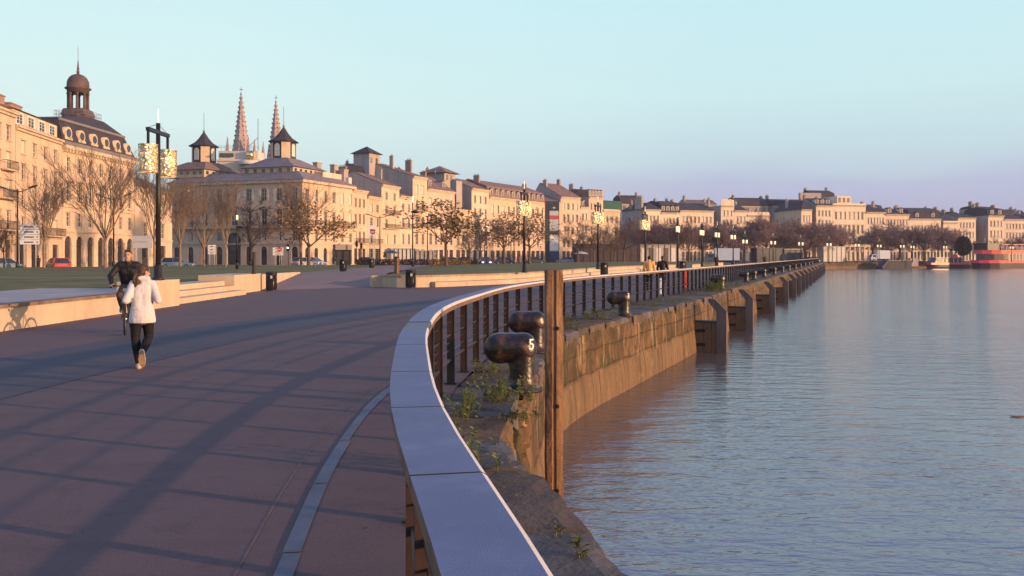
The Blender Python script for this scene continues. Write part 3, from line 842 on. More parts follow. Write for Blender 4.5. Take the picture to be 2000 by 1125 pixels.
SIDE = []
class House:
    """local x along the front, -y out to the street, +y into the block"""
    def __init__(s, name, label, A, B, eave, dep=14, wall='stoneA', cat='house', group=None, seed=None):
        d = B-A; s.w = d.length; s.dep = dep; s.e = eave; s.r = random.Random(seed or sum(map(ord, label)))
        s.o = thing(name, label, cat, (A.x, A.y, -.05), math.atan2(d.y, d.x), group)
        s.wall = MB(); s.wm = wall; s.cor = MB()
    def f(s, u, v, z): return (u, v, z)
    def fl(s, u, v, z): return (.02+v, s.dep-u, z)                  # left side wall, u runs from the back to the front
    def fr(s, u, v, z): return (s.w-.02-v, u, z)
    def wins(s, ops, face='f', kinds=None):
        for o in ops:
            a, b, c, d = o[:4]; k = o[5] if len(o) > 5 and o[5] else s.r.choice(kinds or ['pane','pane','pane','half','shut'])
            me = win_mesh(b-a, d-c, k); u = (a+b)/2
            nm = 'door' if k == 'door' else 'shopfront' if k == 'shop' else 'window'
            if face == 'f': link(nm, me, s.o, (u, .25, c))
            elif face == 'l': link(nm, me, s.o, (.02+.25, s.dep-u, c), -PI/2)
            else: link(nm, me, s.o, (s.w-.02-.25, u, c), PI/2)
    def front(s, bays, floors, g=4.3, ww=1.15, arch=False, kinds=None, gk=None, top=None, z1=None, u0=None, u1=None):
        z1 = z1 or s.e; ops = []
        u0 = .5 if u0 is None else u0; u1 = s.w-.5 if u1 is None else u1
        bw = (u1-u0)/bays; ww = min(ww, bw*.52)
        fh = (z1-.7-g)/max(1, floors-1)
        for k in range(floors):
            for b in range(bays):
                c = u0+bw*(b+.5)
                if k == 0:
                    kind = gk or s.r.choice(['shop','shop','door','pane']); w2 = min(bw*.36, 1.0)
                    ops.append((c-w2, c+w2, .12, g-1.0, arch, kind))
                else:
                    zb = g+fh*(k-1)+.55*(1 if k > 1 else .3); hh = fh*(.66 if k == 1 else .60 if k < floors-1 else .52)
                    ops.append((c-ww/2, c+ww/2, zb, zb+hh))
        wallgrid(s.wall, s.w, 0, s.e, ops, lambda u, v, z: (min(max(u, .02), s.w-.02), v, z))
        s.wins(ops, 'f', kinds)
        # string courses, sills and lintels
        s.cor.box(.02, s.w-.02, -.14, -.002, g-.28, g-.05)
        for o in ops:
            if o[2] > g-.2 and o[3]-o[2] > 1:
                s.cor.box(o[0]-.14, o[1]+.14, -.13, -.004, o[2]-.14, o[2]-.02); s.cor.box(o[0]-.12, o[1]+.12, -.10, -.004, o[3]+.03, o[3]+.20)
        s.cor.box(.0, s.w, -.46, -.002, s.e-.30, s.e-.02); s.cor.box(.03, s.w-.03, -.24, -.002, s.e-.62, s.e-.31)
        s.bays = (u0, bw, bays, g, fh); return ops
    def balcony(s, k, b0, b1):
        u0, bw, n, g, fh = s.bays; z = g+fh*(k-1)+(.1 if k == 1 else .42); a, b = u0+bw*b0+.12, u0+bw*b1-.12
        mb = MB(); mb.box(a, b, -.75, -.145, z-.16, z, 1)
        mb.box(a, b, -.75, -.71, z+.92, z+.98); mb.box(a, b, -.74, -.72, z+.1, z+.14)
        n = max(3, int((b-a)/.22))
        for i in range(n+1):
            x = a+(b-a)*i/n; mb.box(x-.02, x+.02, -.745, -.715, z+.002, z+.92)
        for x in (a+.04, b-.04): mb.box(x-.02, x+.02, -.71, -.15, z+.90, z+.96)
        mb.build('balcony', [M['iron'], M['trim']], s.o)
    def side(s, face, ops=(), rz=()):
        """side walls, profile follows the roof; rz = [(v, extra height)]"""
        f = s.fl if face == 'l' else s.fr
        if ops: wallgrid(s.side_mb, s.dep, 0, s.e, ops, f); s.wins(ops, face, ['pane','half'])
        else: s.side_mb.quad(f(0,0,0), f(s.dep,0,0), f(s.dep,0,s.e), f(0,0,s.e))
        if rz:
            pr = [f(s.dep-v if face == 'l' else v, 0, s.e+h) for v, h in rz]
            base = [f(0,0,s.e), f(s.dep,0,s.e)]
            pr = sorted(pr, key=lambda p: p[1])
            pts = [(pr[0][0], 0, s.e)]+pr+[(pr[0][0], s.dep, s.e)]
            for a, b in zip(pts, pts[1:]):
                if abs(a[1]-b[1]) > 1e-4: s.side_mb.add([(a[0], a[1], s.e), (b[0], b[1], s.e), b, a], [(0,1,2,3)])
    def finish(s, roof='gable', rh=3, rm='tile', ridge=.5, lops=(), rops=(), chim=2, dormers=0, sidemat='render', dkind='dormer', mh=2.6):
        e, w, dp = s.e, s.w, s.dep; rb = MB(); s.side_mb = MB()
        if roof == 'gable':
            v = dp*ridge
            pr = [(-.5, e-.02), (v, e+rh), (dp+.2, e+.1), (dp+.2, e-.1), (v, e+rh-.22), (-.42, e-.02-.001)]
            rb.prism([(0, a, b) for a, b in [(-.5,e+.0),(v,e+rh),(dp+.2,e+.1),(dp+.2,e-.08),(v,e+rh-.2),(0,e+.0)]], (w, 0, 0))
            prof = [(v, rh-.2)]
        elif roof == 'mansard':
            p = [(-.15,e+.0),(.9,e+mh),(dp/2,e+mh+rh),(dp-.9,e+mh),(dp,e)]
            rb.prism([(.03, a, b) for a, b in p], (w-.06, 0, 0)); prof = []
        elif roof == 'hip':
            q = min(w, dp)/2*.9; o = .45
            a = [(-o,-o,e),(w+o,-o,e),(w+o,dp+o,e),(-o,dp+o,e)]
            r0, r1 = ((q, dp/2, e+rh), (w-q, dp/2, e+rh)) if w > dp else ((w/2, q, e+rh), (w/2, dp-q, e+rh))
            rb.add(a+[r0, r1], [(0,1,5,4),(2,3,4,5),(1,2,5),(3,0,4),(3,2,1,0)] if w > dp else [(1,2,5,4),(3,0,4,5),(0,1,4),(2,3,5),(3,2,1,0)]); prof = []
        else:
            rb.box(.1, w-.1, .1, dp, e-.3, e-.05); prof = []
            mbp = MB(); mbp.box(.05, w-.05, -.05, .2, e, e+rh)
            if rh > .5:
                for k in range(int(w/1.4)): mbp.box(.4+k*1.4, 1.2+k*1.4, -.08, .22, e+rh+.002, e+rh+.22)
            mbp.build('parapet', M[s.wm], s.o)
        s.side('l', lops, prof); s.side('r', rops, prof)
        s.wall.quad((w,dp,0), (0,dp,0), (0,dp,e), (w,dp,e))
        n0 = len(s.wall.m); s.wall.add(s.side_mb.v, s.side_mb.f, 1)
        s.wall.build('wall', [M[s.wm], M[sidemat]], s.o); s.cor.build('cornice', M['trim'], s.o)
        rf = rb.build('roof', M[rm], s.o); s.roof = rf
        for k in range(chim):
            u = (.35 if k == 0 else w-.9 if k == 1 else w*.5); v = s.r.uniform(.3, .7)*dp
            top = e+(mh if roof == 'mansard' else 0)+max(rh, 1)*1.0+s.r.uniform(.5, 1.4)
            mb = MB(); ln = s.r.uniform(.9, 1.9)
            mb.box(u, u+.6, v-ln/2, v+ln/2, e-.2, top); mb.box(u-.07, u+.67, v-ln/2-.07, v+ln/2+.07, top-.22, top-.08)
            for q in range(int(ln/.4)): mb.lathe([(.11,top),(.09,top+.4)], 6, (u+.3, v-ln/2+.25+q*.42, 0))
            mb.build('chimney', M[s.r.choice(['brick','render','render'])], rf)
        if dormers:
            for k in range(dormers):
                c = w*(k+.5)/dormers; mb = MB(); zb = e+.35; hh = min(mh-.5, 1.75); hw = min(.62, w/dormers*.36)
                v0 = .05 if roof == 'mansard' else 1.2
                if roof != 'mansard': zb = e+rh*(1.2/(dp*ridge))-.1
                mb.box(c-hw, c+hw, v0, v0+2.2, zb, zb+hh, 0)
                mb.prism([(c-hw-.12, v0-.1, zb+hh), (c+hw+.12, v0-.1, zb+hh), (c+hw*.6, v0-.1, zb+hh+.38), (c, v0-.1, zb+hh+.5), (c-hw*.6, v0-.1, zb+hh+.38)], (0, 2.3, 0), 1)
                mb.box(c-hw*.6, c+hw*.6, v0-.03, v0-.004, zb+.2, zb+hh-.15, 2)
                mb.box(c-.04, c+.04, v0-.05, v0-.032, zb+.2, zb+hh-.15, 0)
                mb.build('dormer', [M['frame'], M[rm], M['glass']], rf)
        return s

def house(xl, xr, ey, label, bays, floors, roof='gable', rh=3, rm='tile', wall='stoneA', dep=14, poly=ROWP, bal=(), lw=None, name='town_house', g=4.3, fk=None, **kw):
    A, B = hit(xl, poly), hit(xr, poly)
    dm = (A.y*.6+B.y*.4); e = EYE+(HZ-ey)*dm/F+.05
    h = House(name, label, A, B, e, dep, wall, 'house', 'riverfront houses')
    h.front(bays, floors, g, kinds=fk)
    for (k, b0, b1) in bal: h.balcony(k, b0, b1)
    lops = []
    if lw:
        nb, nf, zb, fh = lw
        for i in range(nb):
            for k in range(nf):
                c = dep*(i+.5)/nb; lops.append((c-.6, c+.6, zb+k*fh, zb+k*fh+1.9))
    return h.finish(roof, rh, rm, lops=lops, **kw)

# the row along the river, left to right
house(688, 717, 371, 'narrow three bay house touching the turreted corner building', 3, 4, rh=2.6, wall='stoneA', bal=[(1,0,3)])
house(717, 745, 384, 'low two bay house with iron balcony before the taller pale house', 2, 4, rh=2.2, wall='stoneC', bal=[(1,0,2)], chim=1)
house(745, 780, 362, 'taller two bay house with wrought balconies on several floors', 2, 5, rh=3.0, wall='stoneA', bal=[(2,0,2),(3,0,1),(3,1,2)])
house(780, 806, 383, 'small two bay house squeezed beside the tall narrow house', 2, 4, rh=2.4, wall='stoneB', bal=[(2,0,2)], chim=1)
hT = house(806, 834, 345, 'tall narrow house with long grey party wall and rooftop tower', 2, 5, rh=3.9, ridge=.8, dep=15, wall='stoneA', bal=[(3,0,1),(3,1,2),(2,0,2)], chim=2)
# rooftop tower of the tall house
mb = MB(); mb.box(-2.6, 2.0, 10.4, 14.9, 8, hT.e+5.6); mb.build('stair_tower', M['render'], hT.o)
for u in (-1.7, .5): link('window', win_mesh(.9, 1.5, 'pane'), hT.o, (u, 10.38, hT.e+3.2))
z = hT.e+5.6; mb = MB(); mb.add([(-3.2,9.8,z),(2.6,9.8,z),(2.6,15.5,z),(-3.2,15.5,z),(-.3,12.65,z+1.9)], [(0,1,4),(1,2,4),(2,3,4),(3,0,4),(3,2,1,0)])
mb.build('tower_roof', M['slate'], hT.o)
house(834, 888, 371, 'five bay house with two white dormers on its pale roof', 5, 4, rh=4.2, wall='stoneD', chim=2, dormers=2, bal=[(2,0,2)])
house(888, 921, 409, 'lowest two storey house under a tall grey chimney wall', 3, 3, rh=1.4, wall='stoneC', chim=0)
hI = house(921, 955, 369, 'three bay house topped by a square roof pavilion', 3, 5, rh=3.2, wall='stoneB', chim=1, dep=15)
mb = MB(); mb.box(-4.0, 1.8, 6, 12, hI.e-4, hI.e+4.0); mb.build('belvedere', M['render'], hI.o)
for u in (-2.6, -.2): link('window', win_mesh(1.1, 1.6, 'pane'), hI.o, (u, 5.98, hI.e+2.0))
z = hI.e+4.0; mb = MB(); mb.add([(-5.2,4.8,z),(3,4.8,z),(3,13.2,z),(-5.2,13.2,z),(-1.1,9,z+2.1)], [(0,1,4),(1,2,4),(2,3,4),(3,0,4),(3,2,1,0)]); mb.build('belvedere_roof', M['tile'], hI.o)
mb = MB(); mb.box(-6.2, -3.0, 1.2, 3.0, 0, hI.e+1.5); mb.build('chimney_wall', M['render'], hI.o)
house(955, 1065, 389, 'long house with eleven white dormers in a steep mansard roof', 11, 4, 'mansard', 2.2, 'tile', 'stoneA', dormers=11, bal=[(2,0,3),(2,6,8)], chim=2, mh=3.0)
house(1065, 1095, 394, 'house standing behind the dark advertising totem', 3, 4, rh=2.6, wall='stoneC', chim=1)
house(1095, 1133, 385, 'four bay house right of the totem with a high sloping side wall', 4, 5, rh=5.0, ridge=.7, wall='stoneA', chim=2)
house(1133, 1150, 404, 'low two bay house between two taller dormered fronts', 2, 4, rh=2, wall='stoneB', dormers=2, chim=0)
house(1150, 1178, 385, 'four bay house with a row of five small roof dormers', 4, 5, 'mansard', .8, 'tile', 'stoneD', dormers=5, chim=2, mh=2.2)
hM = house(1178, 1211, 411, 'house under repair with green netting on its roof', 3, 4, 'flat', .4, 'zinc', 'stoneC', chim=0)
M['net'] = mat('green_scaffold_net', (.02, .085, .08), .8, .3, 2)
mb = MB(); mb.box(.4, hM.w+1.6, .6, 7, hM.e+.2, hM.e+3.3); mb.build('scaffold_netting', M['net'], hM.o)
hO = house(1258, 1291, 409, 'four bay house with a wide grey windowed end wall and big chimney', 4, 4, 'hip', 2.6, 'slate', 'stoneF', dep=16, lw=(4,3,5.0,4.2), chim=1)
mb = MB(); mb.box(-.2, .6, 1.5, 6, hO.e-.2, hO.e+4.2); mb.box(-.3, .7, 1.4, 6.1, hO.e+4.202, hO.e+4.4)
for q in range(7): mb.lathe([(.16,hO.e+4.4),(.13,hO.e+5.0)], 6, (.2, 1.9+q*.6, 0))
mb.build('chimney', M['render'], hO.roof)
house(1291, 1328, 415, 'house with four tall arched dormers above its cornice', 5, 4, 'mansard', 1, 'slate', 'stoneF', dormers=4, chim=2, mh=3.4)
house(1328, 1394, 411, 'eight bay plain house in the middle distance under a tiled roof', 8, 4, rh=3.0, rm='slate', wall='stoneG', chim=2, bal=[(2,5,7)])
hR = house(1408, 1434, 401, 'tall three bay house with flat attic storey', 3, 5, 'flat', 2.0, 'zinc', 'stoneF', dep=20, chim=1)
house(1434, 1460, 411, 'three bay house between a tall flat attic and a low balustrade', 3, 4, rh=2.5, rm='slate', wall='stoneF', chim=2)
house(1460, 1503, 420, 'low house crowned with a stone balustrade', 5, 3, 'flat', .9, 'zinc', 'stoneF', chim=0)
house(1565, 1586, 409, 'corner house with a long shaded side wall and slate hip roof', 3, 4, 'hip', 3.4, 'slate', 'stoneF', dep=19, lw=(5,3,5,4.3), chim=2, sidemat='stoneC')
house(1594, 1626, 401, 'four bay house below the highest slate roof', 4, 5, rh=3, rm='slate', wall='stoneF', chim=2, dormers=3)
hY = house(1626, 1691, 400, 'grand seven bay house with a raised attic block', 7, 4, 'flat', .5, 'zinc', 'stoneF', chim=0)
mb = MB(); mb.box(2.5, 8.2, 1, 12, hY.e, hY.e+3.2); mb.build('attic_block', M['stoneF'], hY.o)
for u in (3.5, 5.3, 7.1): link('window', win_mesh(1, 1.8, 'pane'), hY.o, (u, .97, hY.e+.9))
mb = MB(); mb.box(-5.5, 3.4, 13, 14, hY.e-3, hY.e+5.2); mb.build('chimney_wall', M['render'], hY.o)
house(1691, 1730, 414, 'six bay house with a dark chimney stack at its left end', 6, 4, rh=2.2, rm='slate', wall='stoneF', chim=2)
house(1730, 1776, 418, 'seven bay pale rose house near the dense round trees', 7, 4, rh=2.4, rm='slate', wall='stoneG', chim=2, dormers=2)
house(1776, 1838, 427, 'wide low house with slate mansard and two arched dormers', 9, 3, 'mansard', 1.2, 'slate', 'stoneF', dormers=2, chim=2, mh=3.2)
house(1842, 1871, 434, 'low four bay house beneath a dark flat roofed block', 4, 3, 'flat', .5, 'zinc', 'stoneF', chim=0)
house(1871, 1906, 425, 'five bay house left of the tall blank blue grey wall', 5, 4, rh=2.0, rm='slate', wall='stoneF', chim=1)
house(1930, 1961, 421, 'four bay house right of the tall blank blue grey wall', 4, 4, 'mansard', 1, 'slate', 'stoneF', dormers=2, chim=2, mh=2.6)
house(1961, 2016, 428, 'farthest eight bay house at the right edge of the view', 8, 4, rh=2.2, rm='slate', wall='stoneG', chim=2)
house(2016, 2075, 424, 'house just outside the right edge of the view', 8, 4, rh=2.2, rm='slate', wall='stoneF', chim=2)

# higher blocks standing behind the row
def rear(xl, xr, yt, d, lab, wall='render', rm='slate', rh=2.6, kind='mansard', chim=2):
    a = at(xl, yt, d); b = at(xr, yt, d+(xr-xl)/F*d*.25); b = Vector((b.x, b.y, 0)); a2 = Vector((a.x, a.y, 0))
    h = House('rear_house', lab, a2, b, a.z, 9, wall, 'house', 'houses rising behind the riverfront')
    h.wall.quad((0,0,0), (h.w,0,0), (h.w,0,h.e), (0,0,h.e)); h.cor.box(0, h.w, -.2, -.004, h.e-.3, h.e)
    n = max(2, int(h.w/3)); ops = [(h.w*(i+.5)/n-.5, h.w*(i+.5)/n+.5, h.e-2.6, h.e-.8) for i in range(n)]
    h.wall = MB(); wallgrid(h.wall, h.w, 0, h.e, ops, lambda u, v, z: (u, v, z)); h.wins(ops, 'f', ['pane'])
    h.finish(kind, rh*.4 if kind == 'mansard' else rh, rm, chim=chim, mh=rh); return h
rear(676, 712, 345, 205, 'dark slate roofed block with chimneys behind the narrow three bay house')
rear(836, 868, 352, 232, 'grey block behind the house with two dormers', rm='tile', kind='gable')
rear(1212, 1256, 398, 330, 'slate roofed block behind the gap beside the grey end wall')
rear(1340, 1400, 398, 345, 'broad grey gable behind the eight bay house', rm='tile', kind='gable', rh=2)
rear(1436, 1500, 402, 345, 'slate block behind the house with the balustrade')
rear(1508, 1582, 402, 352, 'long slate block left of the highest roofs', rh=2.2)
rear(1585, 1632, 392, 340, 'highest dark slate block on the skyline right of centre', rh=3.2)
rear(1696, 1724, 408, 345, 'dark block behind the house with the chimney stack', rh=1.5)
rear(1838, 1872, 420, 345, 'dark flat block above the low four bay house', wall='slate', rh=1.2)
rear(1906, 1932, 407, 338, 'tall blank blue grey wall rising between two pale houses', wall='slate', rh=.8)
rear(1956, 2000, 418, 350, 'dark roofed block behind the farthest house', rh=1.6)

# ------------------------------------------------------------------ left end: two houses and the domed building
def lefth(xl, xr, e, label, bays, floors, **kw):
    A, B = hit(xl, LEFTP), hit(xr, LEFTP)
    return House('town_house', label, A, B, e, 14, kw.get('wall', 'stoneA'), 'house', 'riverfront houses')
h = lefth(-60, 30, 18.2, 'house cut by the left edge with dark balconies', 4, 5)
h.front(4, 5, 4.6, ww=1.25); h.balcony(3, 2.6, 3.9); h.balcony(2, 2.2, 3.9); h.balcony(1, 0, 4); h.finish('gable', 1.2, 'tile', chim=0)
h = lefth(30.5, 121, 16.9, 'four bay cream house with white attic windows at the left', 4, 4, wall='stoneA')
h.front(4, 5, 4.2, ww=1.2, kinds=['pane','pane','half','shut']); h.balcony(1, 0, 4)
mb = MB(); mb.box(.3, h.w-.3, .5, 9, h.e+.0, h.e+1.9); mb.build('attic', M['stoneB'], h.o)
for k in range(4):
    c = .5+(h.w-1)/4*(k+.5); link('attic_window', win_mesh(1.7, 1.2, 'pane'), h.o, (c, .48, h.e+.35))
    mb = MB(); mb.box(c-1.05, c+1.05, .40, .47, h.e+.2, h.e+.33); mb.box(c-1.05, c+1.05, .40, .47, h.e+1.57, h.e+1.7); mb.box(c-1.05, c-.87, .40, .47, h.e+.332, h.e+1.568); mb.box(c+.87, c+1.05, .40, .47, h.e+.332, h.e+1.568); mb.build('attic_window_frame', M['white'], h.o)
h.e += 1.9; e0 = h.e
h.wallz = e0; h.e -= 1.9
h.finish('gable', .01, 'tile', chim=0); 
mb = MB(); mb.prism([(-.0,.1,e0),(-.0,4.5,e0+1.3),(-.0,9.3,e0)], (h.w, 0, 0)); rf = mb.build('attic_roof', M['tile'], h.o)
for u, v, t in ((h.w*.30, 4, 2.2), (h.w*.72, 4.4, 1.9)):
    mb = MB(); mb.box(u-1.6, u+1.6, v-.4, v+.4, e0+.4, e0+t); mb.box(u-1.75, u+1.75, v-.5, v+.5, e0+t+.002, e0+t+.15); mb.build('chimney', M['brick'], rf)
def antenna(p, h, lab):
    t = thing('roof_antenna', lab, 'antenna', p)
    mb = MB(); mb.tube([(0,0,0),(0,0,h)], .03, 5); mb.build('mast', M['steel'], t)
    mb = MB()
    mb.tube([(-.2,0,h*.86),(1.5,0,h*.95)], .02, 4)
    for k in range(5): mb.tube([(.1+k*.3,-.35,h*.88+k*.016),(.1+k*.3,.35,h*.88+k*.016)], .014, 4)
    mb.tube([(-.5,0,h*.55),(.25,0,h*.6)], .02, 4); mb.build('aerial', M['steel'], t)
p = at(55, 218, 112); antenna((p.x-5, p.y, p.z-.4), 2.6, 'thin television aerial on the cream house roof at left')
p = at(850, 338, 212); antenna((p.x, p.y, p.z-1), 2.4, 'thin television aerial above the house with two dormers')

# domed building
A, B = hit(121.5, LEFTP), hit(262, LEFTP)
H = House('domed_building', 'large stone building with slate mansard and open columned dome lantern', A, B, 16.4, 22, 'stoneA', 'building', None)
W = H.w
ops = []
nb = 7; bw = W/nb
for b in range(nb):
    c = bw*(b+.5)
    ops += [(c-.85, c+.85, .1, 4.4, True, 'shop'), (c-.55, c+.55, 5.7, 7.6, False, 'pane'), (c-.6, c+.6, 9.0, 11.6), (c-.55, c+.55, 13.0, 14.9)]
wallgrid(H.wall, W, 0, H.e, ops, lambda u, v, z: (min(max(u,.02),W-.02), v, z)); H.wins(ops, 'f', ['pane','half'])
H.cor.box(0, W, -.6, -.002, 15.9, 16.38); H.cor.box(.03, W-.03, -.2, -.002, 8.2, 8.5); H.cor.box(.03, W-.03, -.15, -.002, 4.9, 5.1)
for k in range(int(W/.8)): H.cor.box(.2+k*.8, .5+k*.8, -.5, -.004, 15.5, 15.89)
for o in ops:
    if 8.6 < o[2] < 12: H.cor.box(o[0]-.2, o[1]+.2, -.28, -.004, o[3]+.05, o[3]+.3); H.cor.box(o[0]-.15, o[1]+.15, -.3, -.004, o[2]-.35, o[2]-.03)
H.side_mb = MB(); H.side('l'); H.side('r')
H.wall.quad((W,22,0),(0,22,0),(0,22,H.e),(W,22,H.e)); H.wall.add(H.side_mb.v, H.side_mb.f, 0); H.wall.build('wall', [M['stoneA']], H.o); H.cor.build('cornice', M['trim'], H.o)
def frustum(mb, a, za, b, zb, mi=0):
    (x0,x1,y0,y1) = a; (p0,p1,q0,q1) = b
    mb.add([(x0,y0,za),(x1,y0,za),(x1,y1,za),(x0,y1,za),(p0,q0,zb),(p1,q0,zb),(p1,q1,zb),(p0,q1,zb)], [(3,2,1,0),(4,5,6,7),(0,1,5,4),(1,2,6,5),(2,3,7,6),(3,0,4,7)], mi)
cx, cy = W*.78, 6.4
mb = MB(); frustum(mb, (-.3,W+.3,-.3,22.3), 16.4, (1.1,W-1.1,1.1,20.9), 20.0); rf = mb.build('mansard', M['slate'], H.o)
mb = MB(); frustum(mb, (1.0,W-1.0,1.0,21), 20.02, (cx-2.6,cx+2.6,cy-2.6,cy+2.6), 22.2); mb.build('upper_roof', M['slate'], H.o)
mb = MB(); mb.box(1.0, W-1.0, .9, 1.15, 19.8, 20.12); mb.box(-.35, W+.35, -.5, -.302, 16.42, 16.9); mb.build('roof_trim', M['zinc'], H.o)
for k in range(6):      # round dormers
    c = W*(k+.5)/6; mb = MB()
    mb.lathe([(.85,-.3),(.85,1.2)], 14, (c,.35,18.1), 0, axis='y'); mb.lathe([(.55,0),(.55,.05)], 12, (c,.0,18.1), 1, axis='y')
    mb.box(c-.95, c+.95, .02, 1.2, 17.2, 17.55, 0); mb.build('round_dormer', [M['trim'], M['glass']], rf)
for k in range(3):
    c = 22*(k+.5)/3; mb = MB(); mb.lathe([(.85,-.3),(.85,1.2)], 14, (.35,c,18.1), 0, axis='x'); mb.lathe([(.55,0),(.55,.05)], 12, (.0,c,18.1), 1, axis='x')
    mb.build('round_dormer', [M['trim'], M['glass']], rf)
lan = MB(); z0 = 22.9
lan.prism([(cx+2.3*math.cos(PI/8+k*PI/4), cy+2.3*math.sin(PI/8+k*PI/4), z0) for k in range(8)], (0,0,.5)); frustum(lan, (cx-1.9,cx+1.9,cy-1.9,cy+1.9), z0+.5, (cx-1.55,cx+1.55,cy-1.55,cy+1.55), z0+1.6)
lb = lan.build('lantern_base', M['copper'], H.o)
for k in range(8):
    an = PI/8+k*PI/4; x, y = cx+1.42*math.cos(an), cy+1.42*math.sin(an)
    mb = MB(); mb.lathe([(.30,24.4),(.30,24.55),(.21,24.6),(.19,26.9),(.28,27.0),(.28,27.15)], 10, (x,y,0)); mb.build('column', M['copper'], H.o)
mb = MB(); mb.lathe([(1.62,27.15),(1.62,27.7),(1.9,27.85),(1.95,28.05),(1.62,28.1),(1.66,28.55),(1.58,29.2),(1.32,29.75),(.9,30.15),(.3,30.4),(.12,30.5)], 24, (cx,cy,0)); mb.build('dome', M['copper'], H.o)
mb = MB(); mb.lathe([(.14,30.45),(.28,30.8),(.12,31.0),(.22,31.15),(.16,31.4),(.05,32.7),(.03,32.8)], 10, (cx,cy,0)); mb.tube([(cx,cy,32.7),(cx,cy,35.0)], .03, 5); mb.build('finial', M['copper'], H.o)
mb = MB()
for (x0,y0,x1,y1) in ((cx-2.5,cy-2.5,cx+2.5,cy-2.5),(cx+2.5,cy-2.5,cx+2.5,cy+2.5),(cx+2.5,cy+2.5,cx-2.5,cy+2.5),(cx-2.5,cy+2.5,cx-2.5,cy-2.5)):
    for z in (.5, 1.1): mb.tube([(x0,y0,22.9+z),(x1,y1,22.9+z)], .03, 4)
    for k in range(12):
        t = k/12; x, y = x0+(x1-x0)*t, y0+(y1-y0)*t; mb.tube([(x,y,22.9),(x,y,24.0)], .022, 4)
mb.build('roof_railing', M['zinc'], H.o)
for ob in H.o.children:      # the lantern is a little lower and slimmer than first surveyed
    if ob.name.split('.')[0] in ('lantern_base', 'column', 'dome', 'finial', 'roof_railing'):
        for v in ob.data.vertices: v.co = Vector((cx+(v.co.x-cx)*.94, cy+(v.co.y-cy)*.94, 22.2+(v.co.z-22.9)*.90))
# small pedimented house right of it
A2 = hit(262.5, LEFTP); B2 = Vector((-57.2, 146.5))
h = House('town_house', 'low pedimented house between the domed building and the square', A2, B2, 12.5, 12, 'stoneA', 'house', 'riverfront houses')
h.front(2, 3, 4.4); h.finish('gable', 2.5, 'tile', chim=1)

# ------------------------------------------------------------------ corner building with two turrets
A = Vector((-38.3, 159)); B = Vector((-32.0, 176.6))
H = House('corner_building', 'long stone corner building with two dark roofed turrets', A, B, 15.8, 30, 'stoneA', 'building', None)
W = H.w
ops = []; nb = 6; bw = W/nb
for b in range(nb):
    c = bw*(b+.5)
    ops += [(c-.6, c+.6, .1, 3.3, True, 'shop'), (c-.5, c+.5, 4.5, 6.2), (c-.55, c+.55, 7.5, 10.3, False, 'shut' if b > 3 else None), (c-.55, c+.55, 12.0, 14.2, False, 'shut' if b > 3 else None)]
wallgrid(H.wall, W, 0, H.e, ops, lambda u, v, z: (min(max(u,.02),W-.02), v, z)); H.wins(ops, 'f', ['pane','pane','half'])
for o in ops:
    if 7 < o[2] < 8:
        c = (o[0]+o[1])/2; H.cor.prism([(c-.95,-.3,o[3]+.2),(c+.95,-.3,o[3]+.2),(c,-.3,o[3]+.85)], (0,.29,0))
    if o[2] > 4: H.cor.box(o[0]-.15, o[1]+.15, -.13, -.004, o[2]-.15, o[2]-.02)
H.cor.box(-.5, W, -.55, -.002, 15.25, 15.78); H.cor.box(-.2, W-.03, -.2, -.002, 6.75, 7.05); H.cor.box(.0, W-.03, -.12, -.002, 3.9, 4.1)
H.bays = (0, bw, nb, 4.0, 3.05); H.balcony(2, 0, nb)
sops = []; n2 = 9; b2 = 30/n2
for b in range(n2):
    c = b2*(b+.5)
    sops += [(c-(1.5 if b in (4,) else .65), c+(1.5 if b in (4,) else .65), .1, 6.2 if b == 4 else 3.5, True, 'door'), (c-.6, c+.6, 7.5, 10.3, False, None), (c-.6, c+.6, 12.0, 14.3, False, 'open')]
    if b != 4: sops += [(c-.5, c+.5, 4.6, 6.3, False, None)]
H.side_mb = MB(); wallgrid(H.side_mb, 30, 0, H.e, sops, H.fl); H.wins(sops, 'l', ['pane','half']); H.side('r')
H.wall.quad((W,30,0),(0,30,0),(0,30,H.e),(W,30,H.e)); H.wall.add(H.side_mb.v, H.side_mb.f, 0); H.wall.build('wall', M['stoneA'], H.o)
H.cor.box(-.55, .016, -.5, 30, 15.25, 15.78); H.cor.box(-.2, .016, -.2, 30, 6.75, 7.05); H.cor.box(-.12, .016, 0, 30, 3.9, 4.1)
for o in sops:
    if 7 < o[2] < 8:
        c = 30-(o[0]+o[1])/2; H.cor.prism([(-.3,c-1,o[3]+.2),(-.3,c+1,o[3]+.2),(-.3,c,o[3]+.85)], (.29,0,0))
H.cor.build('cornice', M['trim'], H.o)
mb = MB(); mb.box(-1.0, -.22, .2, 29.8, 6.9, 7.05, 1); mb.box(-1.0, -.96, .2, 29.8, 7.98, 8.04)
for k in range(120): mb.box(-.99, -.97, .3+k*.245, .34+k*.245, 7.052, 7.98)
mb.build('balcony', [M['iron'], M['trim']], H.o)
mb = MB(); frustum(mb, (-.7,W+.1,-.7,30.3), 15.8, (2.5,W-2.5,2.5,27.5), 17.6); rf = mb.build('roof', M['zinc'], H.o)
